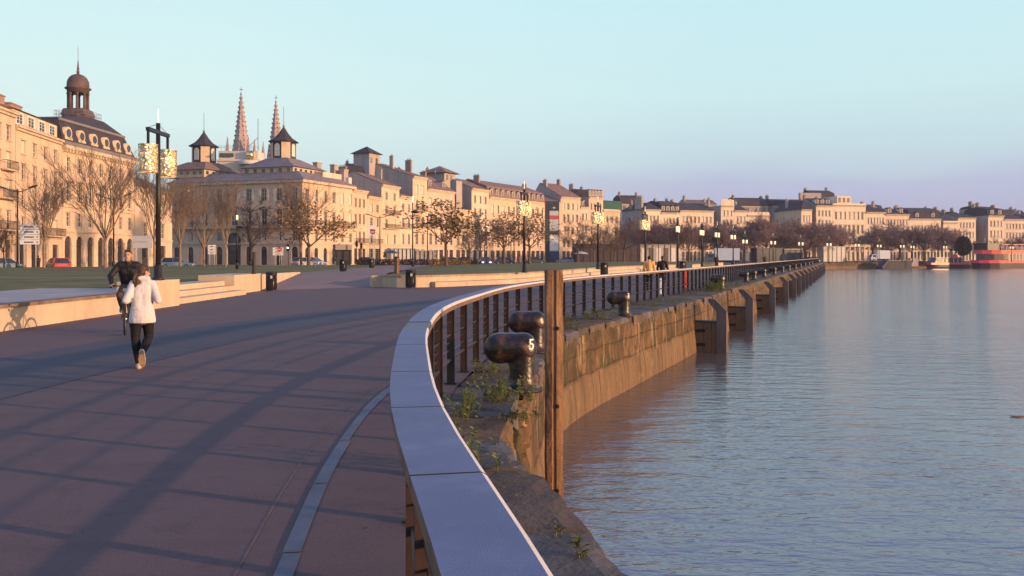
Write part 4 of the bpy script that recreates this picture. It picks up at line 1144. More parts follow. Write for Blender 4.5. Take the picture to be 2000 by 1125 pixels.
def turret(u, v, pw, ph, lab, rm, zt):
    # attic storey, its hip roof, the octagonal lantern and its bell roof
    mb = MB(); mb.box(u-pw, u+pw, v-ph, v+ph, 17.0, 18.5); mb.build('attic_storey', M['stoneC'], H.o)
    mb = MB()
    for k in range(6):
        x = u-pw+(2*pw)*(k+.5)/6; mb.box(x-.35, x+.35, v-ph-.03, v-ph-.004, 17.55, 18.25)
        y = v-ph+(2*ph)*(k+.5)/6; mb.box(u-pw-.03, u-pw-.004, y-.35, y+.35, 17.55, 18.25)
    mb.build('attic_windows', M['glass'], H.o)
    mb = MB(); frustum(mb, (u-pw-.6,u+pw+.6,v-ph-.6,v+ph+.6), 18.5, (u-2.2,u+2.2,v-2.2,v+2.2), zt); mb.build('pavilion_roof', M[rm], H.o)
    R8 = 2.35; z0, z1 = zt-.1, zt+3.2
    mb = MB(); mb.prism([(u+R8*math.cos(PI/8+k*PI/4), v+R8*math.sin(PI/8+k*PI/4), z0) for k in range(8)], (0,0,z1-z0)); tu = mb.build('turret', M['slate'], H.o); tu['label'] = lab
    ap = R8*math.cos(PI/8)
    for k in range(8):
        an = k*PI/4; mb = MB(); d = Vector((math.cos(an), math.sin(an), 0)); sd = Vector((-d.y, d.x, 0)); c = Vector((u, v, 0))+d*(ap+.02)
        if k % 2 == 1: pts = [(-.85,z0+.1),(.85,z0+.1),(.85,z1-.1),(-.85,z1-.1)]
        else: pts = [(-.55,z0+.5),(.55,z0+.5),(.55,z1-.9)]+[(.55*math.cos(PI*q/6), z1-.9+.55*math.sin(PI*q/6)) for q in range(1,6)]+[(-.55,z1-.9)]
        mb.prism([c+sd*a+Vector((0,0,b)) for a, b in pts], d*.05); mb.build('louvre' if k % 2 == 0 else 'stone_panel', M['shutter'] if k % 2 == 0 else M['stoneC'], tu)
    mb = MB(); mb.lathe([(R8+.55,z1),(R8+.6,z1+.12),(R8*.72,z1+.9),(R8*.42,z1+1.7),(R8*.2,z1+2.5),(.14,z1+3.0)], 8, (u,v,0), sm=False); mb.build('turret_roof', M['slate'], tu)
    mb = MB(); mb.lathe([(.12,z1+2.9),(.25,z1+3.2),(.1,z1+3.4)], 8, (u,v,0)); mb.tube([(u,v,z1+3.3),(u,v,z1+6.9)], .05, 5); mb.build('mast', M['zinc'], tu)
turret(7.6, 9.2, 5.2, 5.6, 'right turret with grey louvres', 'zinc', 20.6)
turret(6.8, 27.4, 5.6, 4.6, 'left turret with grey louvres', 'tile', 20.4)
for (u, v, z) in ((14.5,6,20.3),(16.8,3.5,20.0),(17.2,1.5,19.0)):
    mb = MB(); mb.box(u-.8, u+.8, v-.5, v+.5, 16, z); mb.box(u-.9, u+.9, v-.6, v+.6, z+.002, z+.2); mb.build('chimney', M['render'], rf)
mb = MB(); mb.box(9.5, 16.5, 1.6, 4.0, 16.4, 18.1); mb.build('attic_storey', M['stoneB'], H.o)
for u in (17.6, 18.2):
    mb = MB(); mb.box(u-.6, u, .3, 1.8, 15.9, 17.6); mb.build('dormer', M['frame'], rf)

# ------------------------------------------------------------------ twin spired church far behind
ch = thing('church', 'distant gothic church with two crocketed stone spires', 'church', at(471, 500, 330).xy.to_3d())
M['spire'] = mat('weathered_spire_stone', (.33, .26, .25), .9, .3, .8)
def spire(x, y, zb, zt, r, nm='spire'):
    mb = MB(); n = 8
    mb.lathe([(r,zb),(r*.95,zb+(zt-zb)*.08),(.16,zt)], n, (x,y,0), sm=False)
    for k in range(n):
        an = 2*PI*k/n
        for q in range(13):
            t = (q+.6)/13.5; rr = r*(1-t)+.2; z = zb+(zt-zb)*t
            mb.lathe([(.03,z-.4),(.42,z),(.05,z+.5)], 5, (x+rr*math.cos(an), y+rr*math.sin(an), 0))
    mb.lathe([(.35,zt-.5),(.42,zt),(.15,zt+.5)], 6, (x,y,0)); return mb.build(nm, M['spire'], ch)
for x, y, zt in ((0,0,63.2), (9.4,14,62.6)):
    mb = MB(); mb.box(x-4, x+4, y-4, y+4, 0, 39); mb.build('tower', M['spire'], ch)
    sp = spire(x, y, 39, zt, 3.3)
    mb = MB(); mb.tube([(x,y,zt),(x,y,zt+2.6)], .07, 5); mb.box(x-.6, x+.6, y-.06, y+.06, zt+1.5, zt+1.72); mb.build('cross', M['iron'], sp)
    for sx in (-1, 1):
        for sy in (-1, 1): 
            mb = MB(); mb.lathe([(.9,38),(.8,41),(.08,46.5)], 6, (x+sx*3.9, y+sy*3.9, 0), sm=False); mb.build('pinnacle', M['spire'], ch)
bk = thing('rooftop_block', 'pale curved modern rooftop block in front of the left spire', 'building', at(462, 500, 292).xy.to_3d())
mb = MB(); mb.box(-6.6, 7.6, 0, 9, 0, 33.5); mb.build('wall', M['white'] if False else M['stoneB'], bk)
mb = MB(); mb.box(-6.9, 7.9, -.4, 9.2, 33.502, 34.1); mb.lathe([(3.4,30.0),(3.7,32.6),(3.9,33.45)], 20, (4.6,-.6,0)); mb.build('roof_slab', M['frame'], bk)
mb = MB(); mb.box(-5.6, -1, -.1, -.01, 34.9, 36.2); mb.build('window_band', M['glass'], bk)
mb = MB(); mb.box(-6.2, 7, .4, 8, 34.1, 37.0); mb.build('penthouse', M['frame'], bk)
M['sunglare'] = mat('sun_catching_glazing', (.85, .62, .28), .18, .1, 1, metal=1.0)  # gold metal colour stands in for sun glare on the glass
mb = MB(); mb.lathe([(1.3,34.2),(1.3,36.9)], 16, (4.6,-.3,0)); mb.lathe([(3.6,31.3),(3.95,32.2)], 20, (4.6,-.6,0), caps=False); mb.build('glazed_bay', M['sunglare'], bk)
mb = MB()
for z in (38, 38.6): mb.tube([(-6.4,-.2,z),(7.6,-.2,z)], .05, 4)
for k in range(12): mb.tube([(-6.4+k*1.27,-.2,37),(-6.4+k*1.27,-.2,38.6)], .04, 4)
mb.build('roof_railing', M['zinc'], bk)
cr = thing('construction_crane', 'thin distant crane mast between the two spires', 'crane', at(504, 500, 300).xy.to_3d())
mb = MB(); mb.tube([(0,0,0),(0,0,49)], .11, 4); mb.build('mast', M['zinc'], cr)
mb = MB(); mb.tube([(0,0,42.5),(-3.4,0,39.2)], .1, 4); mb.build('jib', M['zinc'], cr)
# ------------------------------------------------------------------ trees
def gen_tree(seed, h, style='vase', bark='bark'):
    r = random.Random(seed); tr = MB(); cr = MB()
    th = h*(.30 if style == 'vase' else .28); r0 = h*.0155
    lean = Vector((r.uniform(-.03,.03), r.uniform(-.03,.03), 1))
    top = lean*th
    tr.tube([(0,0,-.1), (0,0,.15), lean*th*.5, top], [r0*1.5, r0*1.1, r0*.9, r0*.8], 8)
    nl = {'vase': 9, 'round': 8, 'pollard': 6, 'dense': 11}[style]
    def limb(p, d, L, rad_, lev):
        n = 4; pts = [p]; rs = [rad_]; q = p; dd = d.copy()
        for k in range(n):
            up = .12 if style == 'vase' else .05
            dd = (dd+Vector((r.gauss(0,.10), r.gauss(0,.10), r.gauss(up,.08)))).normalized()
            q = q+dd*L/n; pts.append(q); rs.append(max(rad_*(1-.8*(k+1)/n), .008))
        (tr if lev == 0 else cr).tube(pts, rs, 5 if lev == 0 else 4, 0, True, False)
        cnt = {0: 8, 1: 6, 2: 5}.get(lev, 0)
        if style == 'dense': cnt = int(cnt*1.35)
        if style == 'pollard' and lev == 1: cnt = 8
        for k in range(cnt):
            t = r.uniform(.25, 1.0); i = min(n-1, int(t*n)); s_ = pts[i].lerp(pts[i+1], t*n-i)
            ax = (pts[i+1]-pts[i]).normalized()
            sd = ax.cross(Vector((r.gauss(0,1), r.gauss(0,1), r.gauss(0,1)))).normalized()
            an = r.uniform(.35, .8) if style == 'vase' else r.uniform(.5, 1.15)
            d2 = (ax*math.cos(an)+sd*math.sin(an)); 
            if style == 'vase': d2.z = abs(d2.z)*.6+.25; d2.normalize()
            l2 = L*r.uniform(.38, .62)
            if lev < (2 if style != 'pollard' else 1): limb(s_, d2, l2, max(rad_*.38, .012), lev+1)
            else:
                cr.twig(s_, s_+d2*l2*1.15, .012)
                if style == 'dense': cr.twig(s_, s_+(d2+Vector((r.gauss(0,.5), r.gauss(0,.5), r.gauss(0,.4)))).normalized()*l2, .012)
                if style == 'leafy' or (style == 'pollard'):
                    e = s_+d2*l2
                    for _ in range(2):
                        g = e+Vector((r.gauss(0,.10), r.gauss(0,.10), r.gauss(0,.10))); a = Vector((r.gauss(0,1), r.gauss(0,1), r.gauss(0,1))).normalized()*.10; b = a.cross(Vector((.3,.5,1))).normalized()*.08
                        cr.add([g-a, g+b, g+a, g-b], [(0,1,2,3)], 1)
    for k in range(nl):
        an = 2*PI*k/nl+r.uniform(-.3,.3); el = r.uniform(.15, .75) if style == 'vase' else r.uniform(.3, 1.25)
        d = Vector((math.sin(el)*math.cos(an), math.sin(el)*math.sin(an), math.cos(el)))
        if k == 0: d = Vector((.03,.02,1)).normalized()
        s_ = lean*th*r.uniform(.75, 1.0)
        limb(s_, d, h*(.58 if style == 'vase' else .40)*r.uniform(.75, 1.0)*(1.15 if k == 0 else 1), r0*.5, 0)
    t_ = thing('plane_tree' if bark == 'barkpale' else 'bare_tree', '', 'tree', (0,0,0))
    zs_ = sorted(v[2] for v in cr.v); t_['h'] = zs_[int(len(zs_)*.975)]
    tr.build('trunk', M[bark], t_); cr.build('crown', [M['twigdense' if style == 'dense' else 'twigpale' if bark == 'barkpale' else 'twig'], M['leafbrown']], t_)
    return t_
TREES = [('vase',9.5,'barkpale'), ('vase',9.5,'barkpale'), ('round',7.5,'bark'), ('round',7.5,'bark'), ('pollard',6.5,'bark'), ('dense',8,'bark'), ('dense',8,'bark')]
PROTO = []
for i, (s, h, b) in enumerate(TREES):
    g_ = gen_tree(40+i, h, s, b); PROTO.append([g_, 0, g_['h']]); del g_['h']
def tree(k, x, ytop, d, zb, label, group=None, wide=1.0, rz=None):
    h = (EYE+(HZ-ytop)*d/F)-zb; src, used, h0 = PROTO[k]; s_ = h/h0
    o = placed(src, used, ((x-1000)/F*d, d, zb), rng.uniform(0, 6.28) if rz is None else rz, label, (s_*wide, s_*wide, s_))
    PROTO[k][1] = 1
    o['group'] = group or 'bare winter trees'
TL = [ # kind, x, top y, depth, ground z, width, label
 (0,86,338,82,.6,1.0,'fan shaped bare tree in front of the cream house at left'), (1,206,303,83,.6,1.0,'tallest fan shaped bare tree in front of the domed building'),
 (0,302,318,72,.6,.75,'slender pale trunked tree just left of the large lantern post'), (1,352,352,98,.6,.95,'bare tree right behind the large lantern post'),
 (1,398,356,112,.0,.9,'bare tree before the shaded side of the corner building, left of the arched gate'), (0,441,358,90,.6,.7,'thin bare tree in front of the arched gate of the corner building'),
 (2,492,385,128,.0,.8,'small bare tree below the middle of the corner building'), (0,588,348,125,.0,.95,'bare tree at the sunlit corner of the corner building'),
 (4,603,400,118,.0,1.2,'dark spreading small tree beside the white hatchback'), (3,8,430,88,.6,.8,'small bare tree at the left edge behind a street lamp'),
 (4,871,396,96,.6,1.25,'small tree with withered leaf clumps standing alone on the right lawn'), (2,918,432,150,.0,.9,'bare tree left of the parked blue car'),
 (3,940,438,158,.0,.9,'bare tree directly behind the parked blue car'), (4,984,418,120,.3,1.2,'twiggy clipped tree left of the second twin lantern lamp'),
 (4,1034,420,122,.3,1.2,'twiggy clipped tree right of the second twin lantern lamp'), (2,1128,430,165,.6,1.15,'bare tree between the dark totem and the dark hoarding'),
 (3,1160,440,172,.0,1.1,'bare tree rising in front of the left part of the hoarding'), (2,1200,438,178,.0,1.1,'bare tree in front of the middle of the hoarding'),
 (3,1218,428,185,.0,1.3,'pale trunked bare tree at the right end of the hoarding')]
for (k, x, yt, d, zb, wd, lab) in TL: tree(k, x, yt, d, zb, lab, None, wd)
dens = [(1240,436,225,'above the end of the hoarding'),(1268,440,215,'left of the fourth lantern lamp base'),(1298,442,230,'over the grey shelter'),(1320,440,215,'behind the fifth lantern lamp'),
 (1345,432,205,'with a tall crown between two lantern lamps'),(1372,446,240,'behind the sixth lantern lamp'),(1398,444,235,'above the cab of the box truck'),(1424,440,250,'above the box truck'),
 (1452,440,250,'right of the box truck'),(1474,430,245,'in the high dense clump left of the shaded corner house'),(1497,434,255,'filling the middle of the dense clump'),(1520,440,262,'before the shaded corner house'),
 (1545,436,258,'below the slate hip roof'),(1572,440,265,'left of the far end of the railing'),(1600,440,270,'above the far end of the railing'),(1625,446,275,'behind the white kiosk'),(1652,450,280,'right of the white kiosk'),
 (1705,448,285,'left of the small white truck'),(1735,452,285,'behind the small white truck'),(1757,442,290,'in a round dome shape above the dark barge'),(1780,452,290,'above the right end of the barge'),(1805,446,285,'above the smallest red boat'),(1832,448,290,'right of the smallest red boat'),(1858,456,290,'between the two small red boats'),(1945,466,300,'behind the large red boat'),(1988,464,305,'at the right edge behind the large red boat')]
for i, (x, yt, d, lab) in enumerate(dens):
    tree(5+i % 2 if i % 4 else 2, x, yt, d, 0, 'dense purple brown tree '+lab, 'dense trees along the quay road', 1.1+.2*(i % 3))
# one clipped evergreen ball
t_ = thing('evergreen_tree', 'dark rounded evergreen tree left of the large red boat', 'tree', at(1881, 500, 280).xy.to_3d())
mb = MB(); mb.tube([(0,0,0),(0,0,3)], [.25,.18], 6); mb.build('trunk', M['bark'], t_)
M['ever'] = mat('evergreen_leaves', (.028, .022, .030), .9, .4, 1.0)
r = random.Random(8); mb = MB()
for _ in range(2600):
    v = Vector((r.gauss(0,1), r.gauss(0,1), r.gauss(0,1))).normalized()*r.uniform(.7, 1.05); q = Vector((v.x*2.5, v.y*2.5, 4.6+v.z*3.4*(1 if v.z > 0 else .8)))
    a = Vector((r.gauss(0,1), r.gauss(0,1), r.gauss(0,1))).normalized()*.28; b = a.cross(Vector((.2,.4,1))).normalized()*.2
    mb.add([q-a, q+b, q+a, q-b], [(0,1,2,3)])
mb.build('crown', M['ever'], t_)

# ------------------------------------------------------------------ twin lantern lamp posts
m = M['lantern'] = bpy.data.materials.new('perforated_gilt_metal'); m.use_nodes = True
b = m.node_tree.nodes['Principled BSDF']; b.inputs['Metallic'].default_value = .85; b.inputs['Roughness'].default_value = .30
n_ = noise(m, 11, detail=5, rough=.75)
wire(m, ramp(m, n_, [(.36, (.14,.11,.09)), (.48, (.60,.46,.28)), (.62, (.95,.78,.50))]), b.inputs['Base Color'])
bp = node(m, 'ShaderNodeBump'); bp.inputs['Strength'].default_value = 1; bp.inputs['Distance'].default_value = .10
wire(m, noise(m, 7, detail=4), bp.inputs['Height']); wire(m, bp.outputs[0], b.inputs['Normal'])
M['lampglow'] = mat('lamp_glow', (.9, .8, .6), .4, .05, 3, emit=((1.0, .66, .28), 6.0))
M['lampglow2'] = mat('far_lamp_glow', (.9, .8, .6), .4, .05, 3, emit=((1.0, .76, .40), .72))
def make_lamp():
    t_ = thing('lantern_lamp_post', '', 'lamp post', (0,0,0), 0, 'twin lantern lamp posts along the promenade')
    mb = MB(); mb.lathe([(.20,0),(.20,.06),(.15,.1),(.14,.45),(.095,.52)], 14); mb.build('base', M['post'], t_)
    mb = MB(); mb.tube([(0,0,.5),(0,0,5.25)], [.085,.07], 10); mb.build('pole', M['post'], t_)
    mb = MB(); mb.lathe([(.04,5.25),(.022,5.30),(.018,5.72)], 8); mb.build('lit_tip', M['lampglow2'], t_)
    mb = MB(); mb.box(-.06, .06, -.85, .85, 4.88, 5.0); mb.build('crossbar', M['post'], t_)
    mb = MB()
    for s_ in (-1, 1): mb.tube([(0,0,5.22),(0,.82*s_,4.99)], .012, 4)
    mb.build('stay', M['steel'], t_)
    for s_ in (-1, 1):
        y = .80*s_
        mb = MB(); mb.box(-.035, .035, y-.035, y+.035, 4.42, 4.878); mb.build('hanger', M['post'], t_)
        mb = MB(); n = 44
        vs = []; fs = []
        for z in [3.55+.87*i/22 for i in range(23)]:
            for k in range(n):
                an = 2*PI*k/n; vs.append((.30*math.cos(an), y+.30*math.sin(an), z))
        rr = random.Random(3)
        for i in range(22):
            for k in range(n):
                if 0 < i < 21 and rr.random() < .17: continue       # punched holes
                fs.append((i*n+k, i*n+(k+1)%n, (i+1)*n+(k+1)%n, (i+1)*n+k))
        mb.add(vs, fs, 0, True); mb.lathe([(.31,3.52),(.31,3.56)], 24, (0,y,0), caps=False); mb.lathe([(.31,4.40),(.31,4.44)], 24, (0,y,0), caps=False); mb.lathe([(.29,4.41),(.05,4.43)], 24, (0,y,0))
        ln = mb.build('lantern', M['lantern'], t_)
        mb = MB(); mb.lathe([(.09,3.62),(.09,4.36)], 10, (0,y,0)); mb.build('light_tube', M['lampglow'], ln)
    return t_
lp = make_lamp()
def far_lamp():
    t_ = thing('lantern_lamp_post', '', 'lamp post', (0,0,0), 0, 'twin lantern lamp posts along the promenade')
    for ch_ in lp.children:
        if ch_.name.split('.')[0] != 'lantern':
            c = ch_.copy(); COL.objects.link(c); c.parent = t_
    for s_ in (-1, 1):
        y = .80*s_; mb = MB(); mb.lathe([(.15,3.66),(.15,4.32)], 14, (0,y,0)); 
        ln = mb.build('lantern', M['lampglow2'] , t_)
        mb = MB(); mb.lathe([(.17,3.60),(.17,3.68)], 14, (0,y,0), caps=False); mb.lathe([(.17,4.28),(.17,4.40)], 14, (0,y,0)); mb.build('lantern_rim', M['post'], ln)
    return t_
fl = far_lamp(); fu = 0
LP = [(-11.85,29.15,.90,1.0,'large lantern lamp post on the plinth behind the runner'), ((1024-1000)/F*54.5,54.5,.66,1.0,'lantern lamp post rising from the seat wall left of the rusty pile'),
      ((1168-1000)/F*68,68,.66,1.0,'lantern lamp post above the seat wall right of the rusty pile'), ((1260-1000)/F*81,81,.6,1.0,'lantern lamp post behind the walker in the orange top')]
for i, (x, y, z, s_, lab) in enumerate(LP): placed(lp, i, (x, y, z), rad([0, -15, -20, -22][i]), lab, s_)
for i, (px, d, w_) in enumerate([(1324,94,'behind the dark bin near the red post'),(1371,108,'left of the white box truck'),(1401,119,'in front of the left end of the box truck'),(1432,133,'in front of the right end of the box truck'),(1455,150,'just right of the box truck'),
      (1510,163,'against the dense clump of trees'),(1564,177,'before the slate hip roofed corner house'),(1619,190,'above the far railing end'),(1674,204,'in front of the small white truck'),(1717,217,'behind the small white truck'),(1762,225,'shining yellow above the dark barge'),(1782,240,'just right of the yellow shining one'),(1846,245,'above the small red boats'),(1976,262,'behind the large red boat')]):
    o = placed(fl, fu, ((px-1000)/F*d, d, .0 if i > 3 else .4), -math.atan((px-1000)/F)-rad(4+20*min(1, i/5)), 'small lit lantern lamp post '+w_, 1.05); fu = 1

# ------------------------------------------------------------------ double armed street lamps
def make_street():
    t_ = thing('street_lamp', '', 'street lamp', (0,0,0), 0, 'double armed street lamps along the road')
    mb = MB(); mb.lathe([(.16,0),(.16,.9),(.09,1.0)], 10); mb.tube([(0,0,.9),(0,0,8.2)], [.09,.06], 8); mb.build('pole', M['post'], t_)
    for s_ in (-1, 1):
        mb = MB(); mb.tube([(0,0,7.9),(s_*.5,0,7.95),(s_*1.5,0,8.3)], [.05,.045,.04], 6); arm = mb.build('arm', M['post'], t_)
        mb = MB(); mb.prism([(s_*1.35,-.16,8.22),(s_*2.1,-.10,8.44),(s_*2.1,.10,8.44),(s_*1.35,.16,8.22)], (0,0,.13)); mb.build('lamp_head', M['post'], arm)
    return t_
sl = make_street()
SLP = [(34,364,82,'double armed street lamp beside the white direction signs'), (222,380,95,'double armed street lamp in front of the arched shop windows'), (488,405,108,'double armed street lamp before the corner building'),
       (742,418,118,'double armed street lamp between the ramp bins and the tall house'), (835,430,135,'double armed street lamp left of the leafy lone tree'), (947,452,160,'double armed street lamp above the parked blue car'), (1004,455,165,'double armed street lamp left of the wall lantern lamp')]
for i, (px, yt, d, lab) in enumerate(SLP):
    h = EYE+(HZ-yt)*d/F-.2; placed(sl, i, ((px-1000)/F*d, d, .2), rad(-12), lab, (1, 1, h/8.45))
# slim park lamps with a flat dark head and a lit tip
def make_park():
    t_ = thing('park_lamp', '', 'park lamp', (0,0,0), 0, 'slim park lamps with flat dark heads')
    mb = MB(); mb.lathe([(.13,0),(.13,.7),(.08,.8)], 10); mb.tube([(0,0,.7),(0,0,5.9)], [.075,.05], 8); mb.build('pole', M['post'], t_)
    mb = MB(); mb.lathe([(.05,4.9),(.42,5.0),(.45,5.06),(.10,5.25)], 14, (.25,0,0)); mb.build('lamp_head', M['post'], t_)
    mb = MB(); mb.lathe([(.06,5.9),(.09,6.0),(.09,6.45),(.05,6.5)], 8); mb.build('lit_tip', M['lampglow2'], t_)
    return t_
pk = make_park()
for i, (px, yt, d, lab) in enumerate([(806,383,88,'tall slim park lamp beside the ramp path'), (835,412,118,'slim park lamp right of the ramp path, near the lone leafy tree'), (463,420,74,'slim dark park lamp above the block right of the steps'), (951,438,135,'slim park lamp in front of the parked blue car'), (998,440,140,'slim park lamp left of the red coated walker')]):
    h = EYE+(HZ-yt)*d/F-.6; placed(pk, i, ((px-1000)/F*d, d, .6), rad(20), lab, (1, 1, h/6.5))

# ------------------------------------------------------------------ bins, posts, signs
def make_bin():
    t_ = thing('litter_bin', '', 'bin', (0,0,0), 0, 'dark cylindrical litter bins')
    mb = MB(); mb.lathe([(.27,0),(.27,.03),(.235,.06),(.25,.74),(.275,.78),(.275,.86),(.24,.86),(.23,.6)], 20, caps=False); mb.lathe([(.0,.55),(.23,.6)], 20, caps=False)
    for k in range(20):
        an = 2*PI*k/20; mb.box(.248*math.cos(an)-.012, .248*math.cos(an)+.012, .248*math.sin(an)-.012, .248*math.sin(an)+.012, .08, .73)
    mb.build('body', M['black'], t_)
    mb = MB(); mb.lathe([(.28,.862),(.28,.90),(.20,.93),(.20,.90)], 20); mb.build('lid_ring', M['iron'], t_)
    mb = MB(); mb.box(-.05, .05, -.27, -.256, .6, .74); mb.build('plate', M['signgrey'], t_)
    return t_
bn = make_bin()
for i, (px, d, z, s_, lab) in enumerate([(530,42.6,0,1.0,'black litter bin beside the steps end block'), (802,46.2,0,1.05,'black litter bin in front of the seat wall end'), (670,62,.6,.95,'dark litter bin on the left side of the ramp path'), (726,80,.6,.92,'small dark litter bin farther along the ramp path'), (1180,74,0,1.25,'dark litter bin against the seat wall right of the pile'), (1333,93,0,1.25,'dark litter bin behind the red post')]):
    placed(bn, i, ((px-1000)/F*d, d, z), rad(15), lab, s_)
def post(name, lab, px, d, z, w, h, mt, cat='post', n=4):
    t_ = thing(name, lab, cat, ((px-1000)/F*d, d, z), rad(10))
    mb = MB(); mb.lathe([(w*.62,0),(w*.62,h*.1),(w*.5,h*.12),(w*.48,h*.96),(w*.40,h)], n, sm=n > 6); mb.build('shaft', mt, t_)
    mb = MB(); mb.lathe([(w*.56,h),(w*.56,h+.05),(w*.3,h+.09)], n, sm=n > 6); mb.build('top', M['iron'], t_); return t_
post('pillar', 'rust brown square pillar at the right corner of the ramp top', 775, 55, .6, .32, .98, M['rust'], 'pillar')
post('bollard_post', 'thin dark post standing on the block right of the steps', 496, 41, .85, .16, .95, M['post'])
M['red'] = mat('red_paint', (.55, .045, .03), .5, .15, 3)
post('lifebuoy_stand', 'bright red post behind the railing', 1337, 46.0, 0, .30, .92, M['red'], 'red post', 10)
post('marker_post', 'short white post behind the railing below the two walkers', 1290, 38.8, 0, .10, .72, M['white'], 'post', 8)
def sign(lab, px, y0, y1, wpx, d, n, mt, cat='sign', zb=.3):
    x = (px-1000)/F*d; za = EYE+(HZ-y1)*d/F; zt = EYE+(HZ-y0)*d/F; w = wpx/F*d
    t_ = thing('direction_sign', lab, cat, (x, d, zb), rad(8))
    mb = MB()
    for s_ in (-.3, .3): mb.tube([(s_*w,.05,0),(s_*w,.05,zt-zb)], .05, 6)
    mb.build('pole', M['signgrey'], t_)
    hh = (zt-za)/n
    for k in range(n):
        z = za-zb+hh*k; mb = MB(); mb.box(-w/2, w/2, -.03, 0, z+.03, z+hh-.03); p = mb.build('panel', M[mt], t_)
        if mt == 'white':
            mb = MB(); r_ = random.Random(k+px)
            x0 = -w*.28
            for q in range(7):
                l = w*r_.uniform(.04, .075); mb.box(x0, x0+l, -.036, -.031, z+hh*.36, z+hh*.62); x0 += l+w*.012
            mb.add([(w*.36,-.034,z+hh*.3),(w*.45,-.034,z+hh*.5),(w*.36,-.034,z+hh*.7)], [(0,1,2)]); mb.build('lettering', M['iron'], p)
sign('stack of four white direction signs with dark arrows at the left', 58, 438, 478, 36, 84, 4, 'white')
sign('grey backed road sign above the cyclist', 278, 460, 485, 37, 80, 2, 'signgrey')
sign('white three panel direction sign beside the arched gate', 414, 478, 497, 15, 118, 3, 'white')
sign('white three panel direction sign before the dark doorways right of the gate', 543, 483, 499, 20, 118, 3, 'white')
sign('small pale road sign near the low two bay house', 727, 440, 460, 14, 140, 1, 'white')
def rs(lab, px, yc, d, r_, mt):
    t_ = thing('round_road_sign', lab, 'road sign', ((px-1000)/F*d, d, .1)); z = EYE+(HZ-yc)*d/F-.1
    mb = MB(); mb.tube([(0,.04,0),(0,.04,z)], .035, 6); mb.build('pole', M['signgrey'], t_)
    mb = MB(); mb.lathe([(r_,-.02),(r_,.02)], 18, (0,0,z), axis='y'); mb.build('disc', M[mt], t_)
    mb = MB(); mb.box(-r_*.7, r_*.7, -.03, -.022, z-r_*.16, z+r_*.16); mb.build('bar', M['white'], t_)
rs('round red road sign beside the white three panel sign', 546, 487, 116, .30, 'red')
rs('round red no entry sign near the low two bay house', 728, 453, 138, .42, 'red')
M['green'] = mat('green_signal', (.1, .9, .6), .4, .05, 3, emit=((.15, 1.0, .6), 4))
M['amber'] = mat('white_signal', (.9, .9, .6), .4, .05, 3, emit=((1.0, .95, .6), 4))
for (px, yc, d, mt, lab) in ((311,497,110,'green','traffic light showing green left of the large lantern base'), (563,484,116,'amber','traffic light glowing pale beside the white three panel sign'), (697,476,130,'door','dark traffic light before the narrow three bay house'), (706,480,131,'door','dark traffic light right of the kiosk stop')):
    t_ = thing('traffic_light', lab, 'traffic light', ((px-1000)/F*d, d, 0)); z = EYE+(HZ-yc)*d/F
    mb = MB(); mb.tube([(0,0,0),(0,0,z+.3)], .05, 6); mb.build('pole', M['post'], t_)
    mb = MB(); mb.box(-.16, .16, -.3, -.06, z-.45, z+.45); mb.build('housing', M['black'], t_)
    mb = MB(); mb.lathe([(.11,-.33),(.11,-.301)], 12, (0,0,z-.25 if mt == 'green' else z), axis='y'); mb.build('signal', M[mt], t_)
# dark advertising totem with pale panels
t_ = thing('advertising_totem', 'tall dark blue totem with white and red panels', 'billboard', ((1066-1000)/F*225, 225, 0), rad(12))
M['totem'] = mat('totem_dark_blue', (.022, .035, .048), .4, .25, 1)
M['totemred'] = mat('totem_red_band', (.45, .06, .07), .5, .1, 2); M['totemblue'] = mat('totem_blue_base', (.03, .06, .14), .5, .2, 1)
mb = MB(); mb.box(0, 3.6, 0, 1.2, 0, 15.9); mb.build('body', M['totem'], t_)
mb = MB(); mb.box(1.0, 3.4, -.06, -.004, 2.9, 13.4); pn = mb.build('panel', M['signgrey'], t_)
mb = MB(); mb.box(1.0, 3.4, -.08, -.062, 11.2, 12.2); mb.build('red_band', M['totemred'], pn)
mb = MB(); mb.box(1.05, 3.35, -.08, -.062, 3.2, 7.2); mb.build('lower_panel', M['white'], pn)
mb = MB(); mb.box(.95, 3.45, -.12, -.02, 7.25, 8.2); mb.build('dark_band', M['totem'], t_)
mb = MB(); mb.box(.95, 3.5, -.10, -.02, .9, 2.6); mb.build('base_panel', M['totemblue'], t_)
mb = MB(); mb.box(1.9, 2.5, -.03, -.004, 14.0, 14.4); mb.build('emblem', M['signgrey'], t_)
# hoarding, shelter, kiosks along the tram line
M['hoard'] = mat('dark_purple_hoarding', (.050, .036, .042), .8, .2, 1)
def fencebox(name, lab, cat, x0, x1, y0, y1, d, mt, posts=9, dep=2.5, roofm=None):
    a = at(x0, y1, d); b = at(x1, y1, d+(x1-x0)/F*d*.35); v = b-a; L = math.hypot(v.x, v.y); h = EYE+(HZ-y0)*d/F
    t_ = thing(name, lab, cat, (a.x, a.y, 0), math.atan2(v.y, v.x))
    mb = MB(); mb.box(0, L, 0, dep, 0, h); mb.build('panels', mt, t_)
    mb = MB()
    for k in range(posts+1): x = L*k/posts; mb.box(x-.06, x+.06, -.10, -.004, 0, h+.05)
    mb.build('uprights', M['post'], t_)
    mb = MB(); mb.box(-.15, L+.15, -.25, dep+.2, h+.002, h+.14); mb.build('top_rail', roofm or M['post'], t_); return t_, L, h
fencebox('hoarding', 'long dark purple hoarding behind the right lawn', 'hoarding', 1126, 1246, 477, 514, 190, M['hoard'])
t_, L, h = fencebox('tram_shelter', 'grey tram shelter with pale openings right of the hoarding', 'shelter', 1250, 1322, 478, 511, 196, M['render'], 6, 2.5, M['zinc'])
